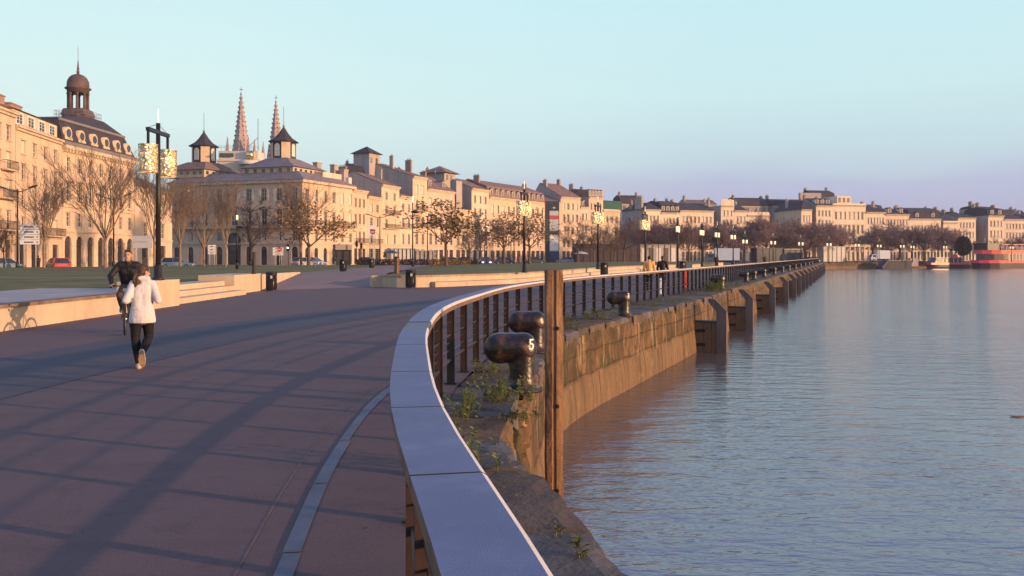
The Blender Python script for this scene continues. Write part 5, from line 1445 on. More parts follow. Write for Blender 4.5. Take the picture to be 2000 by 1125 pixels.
for k in range(5):
    mb = MB(); mb.box(L*(k+.18)/5, L*(k+.82)/5, -.05, -.004, .4, h-.7); mb.build('opening', M['door'] if k % 2 else M['frame'], t_)
t_, L, h = fencebox('bus_shelter', 'small shelter with rounded roof before the corner building', 'shelter', 657, 684, 490, 521, 120, M['glass'], 2, 1.6)
mb = MB(); mb.box(-.2, L+.2, -.5, 1.9, h+.142, h+.9); mb.build('roof', M['render'], t_)
fencebox('kiosk', 'low dark green pavilion below the dense clump of trees', 'kiosk', 1478, 1528, 485, 505, 230, M['totem'], 4, 3, M['zinc'])
fencebox('kiosk', 'low dark pavilion left of the far railing end', 'kiosk', 1532, 1566, 487, 504, 238, M['totem'], 3, 3, M['frame'])
fencebox('cafe_terrace', 'white awninged cafe terrace before the small two bay house', 'cafe', 762, 810, 486, 512, 150, M['frame'], 6, 2, M['signgrey'])
fencebox('cafe_terrace', 'pale cafe terrace before the five bay house', 'cafe', 812, 846, 490, 512, 158, M['render'], 4, 2, M['signgrey'])
fencebox('kiosk', 'white kiosk with flat roof above the far quay', 'kiosk', 1608, 1652, 482, 500, 262, M['frame'], 5, 3, M['signgrey'])
# the far quay hall with pale columns
t_ = thing('colonnade', 'pale arched colonnade on the far quay behind the lamps', 'colonnade', at(1650, 500, 275).xy.to_3d(), rad(20))
for k in range(6):
    mb = MB(); mb.box(k*1.9, k*1.9+.35, 0, .35, 0, 4.6); mb.build('column', M['stoneB'], t_)
mb = MB(); mb.box(-.3, 10.2, -.1, .5, 4.6, 5.3); mb.build('beam', M['stoneB'], t_)
# low hedge / fence by the tram track
for (x0, x1, d, lab) in ((838,935,135,'low brown hedge along the far side of the right lawn'), (700,835,138,'row of dark railings and planting before the cafes')):
    a = at(x0, 520, d); b = at(x1, 520, d+12); v = b-a; L = math.hypot(v.x, v.y)
    t_ = thing('low_hedge', lab, 'hedge', (a.x, a.y, 0), math.atan2(v.y, v.x)); r = random.Random(x0); mb = MB()
    for _ in range(2200):
        q = Vector((r.uniform(0, L), r.uniform(0, .9), r.uniform(.05, 1.15))); c = Vector((r.gauss(0,1), r.gauss(0,1), r.gauss(0,1))).normalized()*.16; e = c.cross(Vector((.2,.4,1))).normalized()*.1
        mb.add([q-c, q+e, q+c, q-e], [(0,1,2,3)])
    mb.build('foliage', M['leafbrown'] if x0 > 800 else M['hoard'], t_)
    mb = MB()
    for k in range(int(L/1.2)): mb.box(k*1.2, k*1.2+.05, .2, .25, 0, .95)
    mb.build('stems', M['bark'], t_)
# ------------------------------------------------------------------ vehicles
M['tail'] = mat('tail_light', (.7, .03, .03), .3, .05, 3, emit=((1, .08, .05), 1.0))
M['head'] = mat('head_light', (.9, .9, .9), .2, .05, 3, emit=((1, .97, .85), 3.0))
M['tailoff'] = mat('unlit_tail_light', (.35, .02, .02), .3, .05, 3); M['headoff'] = mat('unlit_head_light', (.75, .75, .75), .15, .05, 3)
def carpaint(name, col):
    m = mat(name, col, .25, .06, 1.0, spec=.6); m.node_tree.nodes['Principled BSDF'].inputs['Coat Weight'].default_value = .5; return m
def car(lab, px, d, rz, col, lit=False, kind='hatch', z=0, cat='car'):
    t_ = thing('parked_car', lab, cat, ((px-1000)/F*d, d, z), rz); pm_ = carpaint('car_paint', col)
    # profile in x (front at +x)
    pr = [(-2.0,.32),(-2.05,.62),(-1.98,.95),(1.15,.92),(1.95,.72),(2.05,.55),(2.0,.30)]
    gl = [(-1.9,.95),(-1.62,1.40),(-1.3,1.47),(.1,1.47),(.35,1.42),(1.12,.93)]
    mb = MB(); mb.prism([(x,-.84,q) for x, q in pr], (0,1.68,0)); b_ = mb.build('body', pm_, t_)
    bev = b_.modifiers.new('b', 'BEVEL'); bev.width = .08; bev.segments = 2
    mb = MB(); o = []
    for (x, q) in gl: o.append((x, .80 if q < 1 else .62, q))
    n = len(o); mb.add([(x,-y,q) for x,y,q in o]+[(x,y,q) for x,y,q in o], [tuple(range(n)), tuple(reversed(range(n,2*n)))]+[(k,k+n,k+1+n,k+1) for k in range(n-1)]); mb.build('windows', M['glass'], t_)
    mb = MB(); mb.box(-1.45, .2, -.60, .60, 1.465, 1.50)
    for s_ in (-1, 1):
        mb.bar((1.1,s_*.79,.94), (.33,s_*.625,1.44), .07, .07); mb.bar((-1.9,s_*.79,.95), (-1.5,s_*.63,1.45), .12, .08); mb.bar((-.35,s_*.81,.95), (-.4,s_*.625,1.46), .07, .05)
    mb.build('roof', pm_, t_)
    for x in (-1.28, 1.25):
        for s_ in (-1, 1):
            mb = MB(); mb.lathe([(.31,-.1),(.33,-.07),(.33,.07),(.31,.1)], 16, (x,s_*.76,.33), axis='y'); wh = mb.build('wheel', M['rubber'], t_)
            mb = MB(); mb.lathe([(.2,-.112),(.2,.112)], 10, (x,s_*.76,.33), axis='y'); mb.build('rim', M['steel'], wh)
    for s_ in (-1, 1):
        mb = MB(); mb.box(2.0, 2.06, s_*.62-.16, s_*.62+.16, .58, .72); mb.build('headlight', M['head' if lit else 'headoff'], t_)
        mb = MB(); mb.box(-2.07, -2.0, s_*.66-.12, s_*.66+.12, .68, .92); mb.build('tail_light', M['tail' if lit else 'tailoff'], t_)
    return t_
car('pale blue car half hidden at the left edge behind the lawn', 7, 92, rad(70), (.16, .24, .32))
car('small red hatchback before the domed building', 113, 93, rad(130), (.42, .05, .06))
car('grey blue car behind the base of the large lantern post', 346, 112, rad(10), (.22, .30, .34))
car('silver hatchback seen from behind near the corner building', 596, 130, rad(55), (.45, .46, .48), True)
car('pale silver car passing in front of the silver hatchback', 612, 136, rad(-20), (.42, .45, .47))
car('dark blue car facing the viewer with bright headlights', 947, 146, rad(-80), (.03, .05, .11), True)
car('dark blue car behind the far railing', 1590, 250, rad(10), (.02, .03, .07))
car('dark grey car beside the far kiosk', 1560, 244, rad(5), (.03, .035, .04))
for (px, d, rz, col, lab) in ((722,148,-10,(.03,.03,.035),'black car parked before the low two bay house'),(790,156,5,(.05,.05,.06),'dark grey car beside the white awninged terrace'),(884,158,12,(.035,.03,.05),'dark car behind the low brown hedge'),(905,166,160,(.10,.03,.03),'maroon car behind the low brown hedge'),(985,170,8,(.04,.045,.06),'dark slate car left of the red coated walker'),(1045,182,15,(.05,.05,.055),'dark car at the foot of the advertising totem'),(1105,192,165,(.30,.30,.32),'pale grey car just right of the advertising totem')):
    car(lab, px, d, rad(rz), col)
for (px, d, lab) in ((752,146,'dark folded parasol left of the white awninged terrace'),(764,147,'dark open parasol in front of the white awninged terrace'),(1135,186,'pale parasol at the left end of the hoarding')):
    t_ = thing('parasol', lab, 'parasol', ((px-1000)/F*d, d, 0)); mt_ = (M['frame'] if px > 1000 else M['totem'])
    mb = MB(); mb.tube([(0,0,0),(0,0,2.7)], .03, 6); mb.lathe([(.3,0),(.3,.08)], 10); mb.build('pole', M['post'], t_)
    mb = MB(); w_ = .35 if 'folded' in lab else 1.5; mb.lathe([(w_,1.5 if w_ < 1 else 2.15),(w_*1.02,1.55 if w_ < 1 else 2.22),(.05,2.75)], 8, sm=False); mb.build('canopy', mt_, t_)
def truck(name, lab, px, d, rz, L, Hh, cab, boxc, z=0):
    t_ = thing(name, lab, 'truck', ((px-1000)/F*d, d, z), rz)
    mb = MB(); mb.box(-L/2, L/2-1.9, -1.1, 1.1, .85, Hh); mb.build('cargo_box', boxc, t_)
    mb = MB(); mb.box(-L/2-.02, L/2-1.88, -1.12, 1.12, Hh+.002, Hh+.08); mb.box(-L/2, L/2, -.5, .5, .5, .84); mb.build('frame', M['post'], t_)
    mb = MB(); mb.prism([(L/2-1.8,-1,.5),(L/2,-1,.5),(L/2,-1,1.3),(L/2-.45,-1,2.2),(L/2-1.8,-1,2.25)], (0,2,0)); mb.build('cab', cab, t_)
    mb = MB(); mb.prism([(L/2-.02,-.9,1.35),(L/2-.44,-.9,2.12),(L/2-.41,-.9,2.14),(L/2+.02,-.9,1.37)], (0,1.8,0)); mb.box(L/2-1.5, L/2-.6, -1.02, 1.02, 1.4, 2.0); mb.build('windows', M['glass'], t_)
    for x in (-L/2+1.1, L/2-.9):
        for s_ in (-1, 1):
            mb = MB(); mb.lathe([(.42,-.12),(.42,.12)], 16, (x,s_*.92,.42), axis='y'); wh = mb.build('wheel', M['rubber'], t_)
            mb = MB(); mb.lathe([(.22,-.135),(.22,.135)], 10, (x,s_*.92,.42), axis='y'); mb.build('rim', M['steel'], wh)
M['truckbox'] = mat('truck_box_white', (.62, .64, .68), .5, .06, 1)
truck('box_truck', 'white box truck parked beyond the seat wall', 1410, 172, rad(172), 6.6, 3.25, carpaint('dark_cab_paint', (.10,.11,.14)), M['truckbox'])
truck('small_truck', 'small white truck on the far quay above the barge', 1717, 262, rad(180), 5.6, 3.4, carpaint('white_cab_paint', (.6,.6,.6)), M['white'])
truck('delivery_van', 'dark delivery van at the far end of the promenade', 1545, 225, rad(175), 5.4, 2.5, carpaint('dark_van_paint', (.03,.035,.05)), M['totem'])

# ------------------------------------------------------------------ boats and barge
M['hullred'] = carpaint('boat_red', (.62, .045, .065)); M['hullblack'] = mat('boat_black_hull', (.016, .017, .024), .35, .2, 1); M['boatwhite'] = mat('boat_white', (.66, .66, .68), .4, .05, 1)
def hull(L, W, z0, z1, rake=.16):
    mb = MB(); n = 14; rows = []
    for z, wf in ((z0, .82), ((z0+z1)/2, .95), (z1, 1.0)):
        row = []
        for k in range(n+1):
            t = k/n; x = -L/2+L*t; y = W/2*wf*(1 if t > .42 else math.sin(max(t, .0)/.42*PI/2)**.65)
            x -= rake*(z-z0)*(1-t)**2*2; row.append((x, y, z))
        rows.append(row)
    vs = []; m_ = n+1
    for row in rows: vs += [(x,-y,z) for x,y,z in row]+[(x,y,z) for x,y,z in row]
    fs = []
    for i in range(2):
        for k in range(n):
            a = i*2*m_+k; fs.append((a, a+1, a+1+2*m_, a+2*m_)); a += m_; fs.append((a+1, a, a+2*m_, a+1+2*m_))
        a = i*2*m_+n; fs.append((a, a+m_, a+m_+2*m_, a+2*m_))
    for k in range(n): a = 4*m_+k; fs.append((a, a+1, a+1+m_, a+m_))
    mb.add(vs, fs); return mb
def deck(mb, x0, x1, w, z0, z1, mi=0, rake=0.0): mb.prism([(x0,-w,z0),(x1,-w,z0),(x1,-w,z1),(x0+rake,-w,z1)], (0,2*w,0), mi)
def side_posts(t_, x0, x1, w, z0, z1, n, mt, name='window_posts'):
    mb = MB()
    for k in range(n+1):
        x = x0+(x1-x0)*k/n
        for s_ in (-1, 1): mb.box(x-.06, x+.06, s_*w-.03, s_*w+.03, z0, z1)
    mb.build(name, mt, t_)
def prow(mb, x0, x1, w, z0, z1, mi=0, fl=.0):
    """deck band with a pointed bow at -x; fl widens it upwards"""
    def ring(z, g): return [(x0-g*2,0,z),(x0+1.6,-w*.52-g,z),(x0+4.2,-w*.88-g,z),(x0+7.5,-w-g,z),(x1,-w-g,z),(x1,w+g,z),(x0+7.5,w+g,z),(x0+4.2,w*.88+g,z),(x0+1.6,w*.52+g,z)]
    a, b = ring(z0, 0), ring(z1, fl); n = len(a)
    mb.add(a+b, [(k, (k+1)%n, n+(k+1)%n, n+k) for k in range(n)]+[tuple(reversed(range(n))), tuple(range(n, 2*n))], mi)
b1 = thing('river_cruise_boat', 'large red and black double decked boat at the right edge', 'boat', (150.6, 266, -2.0), rad(16))
mb = MB(); prow(mb, -12.2, 14, 2.7, -.3, 1.55, 0, .25); mb.build('hull', M['hullblack'], b1)
mb = MB(); prow(mb, -12.7, 14, 2.95, 1.555, 2.45, 0, .12); prow(mb, -11.8, 14, 3.0, 4.3, 5.5, 0, .10); mb.build('red_band', M['hullred'], b1)
mb = MB(); prow(mb, -10.6, 13.6, 2.75, 2.45, 4.3); mb.build('lower_windows', M['glass'], b1)
mb = MB()
for k in range(13):
    for s_ in (-1, 1): mb.box(-2.6+k*1.3, -2.42+k*1.3, s_*2.78-.03, s_*2.78+.03, 2.45, 4.3)
mb.build('window_posts', M['boatwhite'], b1)
mb = MB(); mb.prism([(-10.2,-1.5,5.5),(-8.8,-2.4,5.5),(-4.6,-2.4,5.5),(-4.6,2.4,5.5),(-8.8,2.4,5.5),(-10.2,1.5,5.5)], (0,0,1.9)); w_ = mb.build('wheelhouse', M['hullblack'], b1)
mb = MB(); mb.prism([(-10.6,-1.6,7.402),(-9,-2.6,7.402),(-4.4,-2.6,7.402),(-4.4,2.6,7.402),(-9,2.6,7.402),(-10.6,1.6,7.402)], (0,0,.18)); mb.build('wheelhouse_roof', M['hullblack'], w_)
mb = MB(); mb.box(-3.6, 6.5, -2.3, 2.3, 7.15, 7.27); mb.build('canopy', M['hullred'], b1); side_posts(b1, -3.4, 6.2, 2.2, 5.5, 7.15, 5, M['boatwhite'], 'canopy_posts')
mb = MB()
for z in (5.95, 6.45):
    for s_ in (-1, 1): mb.tube([(-4,s_*2.95,z),(13.6,s_*2.95,z)], .035, 4)
for k in range(14):
    for s_ in (-1, 1): mb.tube([(-4+k*1.35,s_*2.95,5.5),(-4+k*1.35,s_*2.95,6.45)], .03, 4)
mb.tube([(-7.5,0,7.58),(-7.5,0,9.2)], .06, 5); mb.build('deck_rail', M['boatwhite'], b1)
mb = MB()
for k in range(16): mb.box(-1.5+k*.8, -1.1+k*.8, -1.8, -1.4, 5.5, 6.25); mb.box(-1.5+k*.8, -1.1+k*.8, 1.4, 1.8, 5.5, 6.25)
mb.build('deck_seats', M['hullblack'], b1)
def small_boat(lab, px, d, L, rz, redtop):
    b_ = thing('ferry_boat', lab, 'boat', ((px-1000)/F*d, d, -2.0), rz)
    hull(L, 3.0, -.2, .95, .3).build('hull', M['hullblack'], b_)
    mb = MB(); deck(mb, -L*.46, L*.48, 1.52, .95, 1.4); mb.build('red_band', M['hullred'], b_)
    mb = MB(); deck(mb, -L*.26, L*.46, 1.35, 1.4, 2.6, 0, .6); mb.build('cabin_windows', M['glass'], b_); side_posts(b_, -L*.18, L*.44, 1.38, 1.4, 2.6, 4, M['signgrey'])
    mb = MB(); deck(mb, -L*.2, L*.48, 1.5, 2.6, 2.78); mb.build('cabin_roof', M['hullred'] if redtop else M['signgrey'], b_)
    if redtop:
        mb = MB(); deck(mb, -L*.02, L*.2, 1.1, 2.782, 3.5, 0, .3); mb.build('upper_cabin', M['hullred'], b_)
    mb = MB(); mb.tube([(0,0,2.78),(0,0,4.3)], .04, 5); mb.tube([(-L*.46,0,1.4),(-L*.46,0,2.2),(-L*.25,0,2.2)], .03, 4); mb.build('mast', M['boatwhite'], b_); return b_
small_boat('smallest red and white boat with a white cabin roof', 1828, 258, 7.3, rad(20), False).scale = (1, 1, 1.2)
small_boat('middle sized red boat with a red upper cabin', 1870, 264, 7.2, rad(150), True).scale = (1, 1, 1.2)
b_ = thing('moored_barge', 'dark blank moored barge against the far quay', 'barge', at(1744, 500, 250).xy.to_3d()+Vector((0,0,-2)), rad(12))
M['barge'] = mat('barge_dark_steel', (.030, .030, .036), .6, .3, 1)
mb = MB(); mb.prism([(-4.6,-1.8,-.3),(4.8,-1.8,-.3),(4.8,-1.8,2.5),(-2.6,-1.8,2.5),(-4.6,-1.8,.5)], (0,3.4,0)); mb.build('hull', M['barge'], b_)
mb = MB(); mb.bar((-4.62,-1.84,.5), (-2.6,-1.84,2.52), .1, .1); mb.box(-2.6, 4.85, -1.9, -1.802, 2.42, 2.56); mb.build('rubbing_strake', M['render'], b_)
mb = MB(); mb.box(1.2, 2.4, -1.2, .2, 2.5, 3.0); mb.build('hatch', M['post'], b_)
b_ = thing('floating_pontoon', 'low brown pontoon between the barge and the smallest red boat', 'pontoon', at(1790, 500, 256).xy.to_3d()+Vector((0,0,-2)), rad(10))
mb = MB(); mb.box(-2.4, 2.6, -1, 1, -.2, .7); mb.build('deck', M['fender'], b_)
mb = MB(); mb.box(-2.3, .3, -.5, .9, .7, 2.9); mb.box(-2.4, .4, -.6, 1, 2.902, 3.05); mb.build('cabin', M['render'], b_)
t_ = thing('driftwood', 'dark piece of driftwood floating at the right edge', 'driftwood', ((1986-1000)/F*20.0, 20.0, -2.0), .2)
mb = MB(); mb.tube([(-.16,0,.0),(-.02,.02,.012),(.35,.02,.006)], [.012,.018,.010], 6); mb.tube([(-.02,.02,.012),(-.12,.10,.03)], [.010,.005], 5); mb.build('branch', M['bark'], t_)

# ------------------------------------------------------------------ people
M['skin'] = mat('skin', (.46, .25, .18), .55, .08, 8); M['hair'] = mat('brown_hair', (.055, .030, .018), .55, .45, 5, .004, 30, streak=(6,6,1)); M['hairdark'] = mat('dark_hair', (.018, .013, .011), .6, .4, 10)
M['sweat'] = mat('pale_sweatshirt', (.60, .54, .53), .9, .08, 4, .03, 7); M['leg'] = mat('black_leggings', (.010, .009, .011), .8, .2, 4, .003, 12)
M['jacket'] = mat('black_jacket', (.012, .012, .015), .6, .2, 4, .008, 9); M['jean'] = mat('grey_trousers', (.07, .055, .05), .9, .2, 5, .005, 12)
M['shoe'] = mat('pale_running_shoe', (.55, .42, .34), .7, .2, 9); M['sole'] = mat('tan_shoe_sole', (.30, .19, .12), .8, .2, 10); M['orange'] = mat('orange_top', (.85, .40, .12), .8, .08, 4, .004, 9)
M['eye'] = mat('dark_eye', (.015, .012, .012), .3, .05, 3); M['lip'] = mat('lips', (.36, .14, .11), .5, .05, 3); M['redcoat'] = mat('red_coat', (.40, .05, .04), .8, .1, 3)
def hand(mb, w, d, side, curl=.8, s_=1.0):
    """palm, four unequal curled fingers and a thumb; w wrist, d direction of the hand, side = direction of the thumb"""
    w = Vector(w); d = Vector(d).normalized(); sd = Vector(side); sd = (sd-d*sd.dot(d)).normalized(); nn = d.cross(sd)
    pc = w+d*.05*s_
    for k in (-1, 0, 1): mb.caps_(w+sd*.012*k*s_, w+d*.085*s_+sd*.024*k*s_, .016*s_, .014*s_, 8)
    for k, (o, L) in enumerate(((.032,.070),(.011,.080),(-.011,.074),(-.032,.058))):
        p = w+d*.088*s_+sd*o*s_; q = p+(d*math.cos(curl*.5)+nn*math.sin(curl*.5))*L*.5*s_; e = q+(d*math.cos(curl*1.6)+nn*math.sin(curl*1.6))*L*.5*s_
        mb.caps_(p, q, .0098*s_, .009*s_, 8); mb.caps_(q, e, .009*s_, .0075*s_, 8)
    p = w+d*.03*s_+sd*.028*s_; q = p+(d*.6+sd*.75)*.042*s_; mb.caps_(p, q, .0125*s_, .010*s_, 8); mb.caps_(q, q+(d*.9+nn*.3)*.03*s_, .010*s_, .008*s_, 8)
def head(mb, c, rot, s_=1.0):
    """skull, jaw, nose, ears; faces +y before rot"""
    T = lambda v: Vector(c)+rot @ (Vector(v)*s_)
    mb.ell(T((0,-.008,.03)), (.074*s_,.094*s_,.088*s_), 18, 0, rot); mb.ell(T((0,.022,-.045)), (.058*s_,.066*s_,.068*s_), 16, 0, rot)
    mb.caps_(T((0,.085,.012)), T((0,.106,-.022)), .010*s_, .015*s_, 8); mb.caps_(T((-.025,.082,.034)), T((.025,.082,.034)), .012*s_, .012*s_, 8)
    mb.caps_(T((-.012,.078,-.098)), T((.012,.078,-.098)), .018*s_, .018*s_, 8)
    for k in (-1, 1): mb.ell(T((.076*k,-.008,-.004)), (.010*s_,.020*s_,.032*s_), 10, 0, rot)
    return T
def face(T, parent, rot):
    mb = MB()
    for k in (-1, 1): mb.ell(T((.030*k,.078,.010)), (.012,.008,.007), 10, 0, rot); mb.caps_(T((.018*k,.088,.032)), T((.046*k,.080,.030)), .005, .004, 6)
    mb.build('eyes', M['eye'], parent)
    mb = MB(); mb.caps_(T((-.022,.083,-.060)), T((.022,.083,-.060)), .0065, .0065, 8); mb.build('mouth', M['lip'], parent)
def shoe(parent, ank, toe, sole_n, mt=None):
    """heel below the ankle towards the toe; sole_n points out of the sole"""
    a = Vector(ank); t = Vector(toe); n = Vector(sole_n).normalized(); d = (t-a); d = (d-n*d.dot(n)).normalized(); h = a+n*.055-d*.03; L = .235
    sd = d.cross(n)
    mb = MB(); mb.caps_(h, h+d*.12, .040, .042, 12); mb.caps_(h+d*.10, h+d*(L-.03), .046, .034, 12); mb.caps_(a, h+d*.03, .042, .042, 12)
    for k in (-1, 1): mb.caps_(h+d*.13+sd*.014*k, h+d*(L-.05)+sd*.012*k, .036, .03, 10)
    s_ = remeshed(mb, 'shoe', mt or M['shoe'], .011, 3, parent)
    mb = MB(); pts = []
    for k in range(20):
        an = 2*PI*k/20; x = math.cos(an); y = math.sin(an); w = .040+.010*(x > 0)
        pts.append(h+n*.028+d*(L*.41+x*L*.56)+sd*y*w)
    mb.prism(pts, n*.022); mb.build('sole', M['sole'], s_)

# --- runner seen from behind
ru = thing('person', 'runner in a pale sweatshirt and black leggings seen from behind', 'person', ((271-1000)/F*13.15, 13.15, .0), rad(20))
Lh, Lk, La = Vector((-.025,.0,.86)), Vector((-.05,.05,.47)), Vector((.0,-.03,.095))
Rh, Rk, Ra = Vector((.125,.0,.86)), Vector((.135,.10,.46)), Vector((.065,-.27,.27))
pel, ch_, nk = Vector((.05,.0,.88)), Vector((.055,.055,1.16)), Vector((.06,.085,1.345))
Ls, Le, Lw = Vector((-.080,.06,1.275)), Vector((-.175,-.085,1.03)), Vector((-.13,.14,1.03))
Rs, Re, Rw = Vector((.185,.06,1.275)), Vector((.275,-.085,1.03)), Vector((.23,.13,1.08))
hr = Matrix.Rotation(rad(-52), 3, 'Z') @ Matrix.Rotation(rad(-6), 3, 'X')
hc = Vector((.062,.105,1.455))
def torso(mb, g=0.0, hips=True):
    mb.ell(pel+Vector((0,0,-.02)), (.155+g,.115+g,.13+g), 18); mb.caps_(pel+Vector((-.05,0,.05)), ch_+Vector((-.045,0,.02)), .095+g, .10+g, 14); mb.caps_(pel+Vector((.05,0,.05)), ch_+Vector((.045,0,.02)), .095+g, .10+g, 14)
    mb.caps_(Ls+Vector((.04,0,-.01)), Rs+Vector((-.04,0,-.01)), .064+g, .064+g, 14); mb.caps_(ch_, nk, .11+g, .06+g, 12)
def arms(mb, g=0.0):
    for a, b_, c in ((Ls, Le, Lw), (Rs, Re, Rw)): mb.caps_(a, b_, .050+g, .041+g, 12); mb.caps_(b_, c, .041+g, .030+g, 12)
def legs(mb, g=0.0):
    for a, b_, c in ((Lh, Lk, La), (Rh, Rk, Ra)):
        mb.caps_(a, b_, .090+g, .060+g, 14); mb.caps_(b_, b_.lerp(c, .35)+Vector((0,-.012,0)), .058+g, .060+g, 12); mb.caps_(b_.lerp(c, .35)+Vector((0,-.012,0)), c, .060+g, .040+g, 12)
mb = MB(); torso(mb); arms(mb); legs(mb); mb.caps_(nk-Vector((0,0,.05)), hc-Vector((0,.02,.07)), .054, .05, 12); T = head(mb, hc, hr)
hand(mb, Lw, (Vector((.25,.6,.35))), (0,0,1), 1.3); hand(mb, Rw, (Vector((-.25,.6,.35))), (0,0,1), 1.3)
for a, t in ((La, Vector((.0,.15,.03))), (Ra, Vector((.06,-.24,.10)))): mb.caps_(a, a.lerp(t, .6), .036, .03, 8)
remeshed(mb, 'body', M['skin'], .0095, 3, ru)
mb = MB(); torso(mb, .012); arms(mb, .013)
for k in range(10):
    an = 2*PI*k/10; c0 = Vector((.05+.13*math.cos(an), .0+.095*math.sin(an), .73)); mb.caps_(c0, c0+Vector((0,.01,.13)), .045, .045, 8)
mb.ell((.05,0,.79), (.175,.14,.13), 18); q_ = MB(); q_.lathe([(.188,.69),(.192,.74),(.165,.92)], 20); mb.add([(x+.05, y*.80-.005, z) for x, y, z in q_.v], q_.f); mb.caps_((.0,.02,1.36), (.12,.02,1.36), .045, .045, 10)
for a, b_ in (((-.03,-.085,.92),(.0,-.12,.76)), ((.13,-.085,.94),(.10,-.12,.77))): mb.caps_(a, b_, .020, .024, 8)
remeshed(mb, 'sweatshirt', M['sweat'], .011, 3, ru)
mb = MB(); legs(mb, .008); mb.ell(pel+Vector((0,-.005,-.04)), (.165,.13,.13), 18); mb.caps_((.0,-.04,.82), (-.01,-.03,.78), .082, .082, 12); mb.caps_((.10,-.04,.82), (.11,-.03,.78), .082, .082, 12)
remeshed(mb, 'leggings', M['leg'], .011, 3, ru)
shoe(ru, La, (.005,.2,.05), (0,.0,-1)); shoe(ru, Ra, (.075,-.26,.05), (-.05,-1,-.18))
face(T, ru, hr)
mb = MB(); mb.ell(T((0,-.02,.045)), (.086,.102,.088), 18, 0, hr); mb.ell(T((0,-.055,-.01)), (.084,.075,.085), 16, 0, hr)
r = random.Random(4)
base = T((0,-.10,-.02))
for k in range(26):
    p = base+Vector((r.uniform(-.035,.035), r.uniform(-.02,.03), r.uniform(-.03,.06)))
    q = p+Vector((r.uniform(-.05,.02), r.uniform(-.06,-.02), r.uniform(-.12,-.07))); e = q+Vector((r.uniform(-.05,.035), r.uniform(-.02,.03), r.uniform(-.19,-.08)))
    mb.caps_(p, q, .020, .018, 6); mb.caps_(q, e, .018, .007, 6)
remeshed(mb, 'hair', M['hair'], .010, 2, ru)

# --- cyclist and bicycle
BX, BY = (244-1000)/F*18.6, 18.6
bk_ = thing('bicycle', 'dark bicycle ridden towards the viewer behind the runner', 'bicycle', (BX, BY, 0), rad(-74))
# local x forward, y left, wheels at x=0 (front) and x=-1.05
def wheel(x, steer=0):
    mb = MB(); n = 32; R = .335; vs = []; fs = []
    for k in range(n):
        an = 2*PI*k/n
        for j in range(8):
            bn = 2*PI*j/8; rr = R+.020*math.cos(bn); vs.append((rr*math.cos(an), .020*math.sin(bn), rr*math.sin(an)))
    for k in range(n):
        for j in range(8): fs.append((k*8+j, k*8+(j+1)%8, ((k+1)%n)*8+(j+1)%8, ((k+1)%n)*8+j))
    mb.add(vs, fs, 0, True)
    wh = mb.build('wheel', M['rubber'], bk_, (x, 0, .355), steer)
    mb = MB()
    for k in range(n):
        a0, a1 = 2*PI*k/n, 2*PI*(k+1)/n
        mb.bar((.308*math.cos(a0),0,.308*math.sin(a0)), (.308*math.cos(a1),0,.308*math.sin(a1)), .022, .014)
    mb.build('rim', M['steel'], wh)
    mb = MB()
    for k in range(16): an = 2*PI*k/16; mb.tube([(.02*math.cos(an+.6),.02*(-1)**k,.02*math.sin(an+.6)), (.30*math.cos(an),0,.30*math.sin(an))], .0016, 3)
    mb.lathe([(.02,-.05),(.02,.05)], 8, (0,0,0), axis='y'); mb.build('spokes', M['steel'], wh)
    return wh
wheel(0, rad(6)); wheel(-1.05)
M['bike'] = mat('dark_bike_frame', (.03, .03, .035), .35, .2, 3)
mb = MB()
for a, b_, r_ in (((-.17,0,.88),(-.62,0,.30),.018), ((-.13,0,.98),(-.20,0,.80),.020), ((-.17,0,.86),(-.70,0,.82),.015), ((-.62,0,.30),(-.72,0,.92),.016), ((-.62,.04,.30),(-1.05,.06,.355),.010), ((-.62,-.04,.30),(-1.05,-.06,.355),.010), ((-.71,.03,.82),(-1.05,.06,.355),.009), ((-.71,-.03,.82),(-1.05,-.06,.355),.009),
                  ((-.19,.0,.80),(-.10,.05,.68),.013), ((-.19,.0,.80),(-.10,-.05,.68),.013), ((-.10,.05,.68),(0,.055,.355),.012), ((-.10,-.05,.68),(0,-.055,.355),.012)): mb.tube([a, b_], r_, 8)
mb.build('frame', M['bike'], bk_)
mb = MB(); mb.tube([(-.13,0,.97),(-.08,0,1.04),(-.06,0,1.05)], .014, 8); mb.tube([(-.16,.31,1.06),(-.08,.16,1.06),(-.06,0,1.05),(-.08,-.16,1.06),(-.16,-.31,1.06)], .013, 8); hb = mb.build('handlebar', M['bike'], bk_)
for s_ in (-1, 1): mb = MB(); mb.tube([(-.10,s_*.20,1.06),(-.17,s_*.325,1.06)], .018, 8); mb.build('grip', M['rubber'], hb)
mb = MB(); mb.lathe([(.03,0),(.04,.05)], 10, (-.03,0,.98), axis='x'); mb.build('bell_lamp', M['steel'], hb)
mb = MB(); mb.ell((-.78,0,.955), (.10,.07,.028), 14); mb.ell((-.66,0,.955), (.10,.03,.022), 12); mb.build('saddle', M['rubber'], bk_)
mb = MB(); mb.lathe([(.09,-.03),(.09,-.024)], 18, (-.62,0,.30), axis='y'); mb.tube([(-.62,.07,.30),(-.60,.085,.14)], .011, 6); mb.tube([(-.62,-.07,.30),(-.64,-.085,.46)], .011, 6)
mb.box(-.65, -.55, .09, .18, .12, .145); mb.box(-.69, -.59, -.18, -.09, .455, .48); mb.build('crank', M['iron'], bk_)
cy_ = thing('person', 'cyclist in a black jacket riding towards the viewer', 'person', (BX, BY, 0), rad(-74))
pel = Vector((-.74,0,1.06)); ch_ = Vector((-.55,0,1.36)); nk = Vector((-.47,0,1.56))
Ls, Le, Lw = Vector((-.50,.19,1.50)), Vector((-.38,.33,1.27)), Vector((-.22,.295,1.11)); Rs, Re, Rw = Vector((-.50,-.19,1.50)), Vector((-.40,-.35,1.26)), Vector((-.22,-.295,1.11))
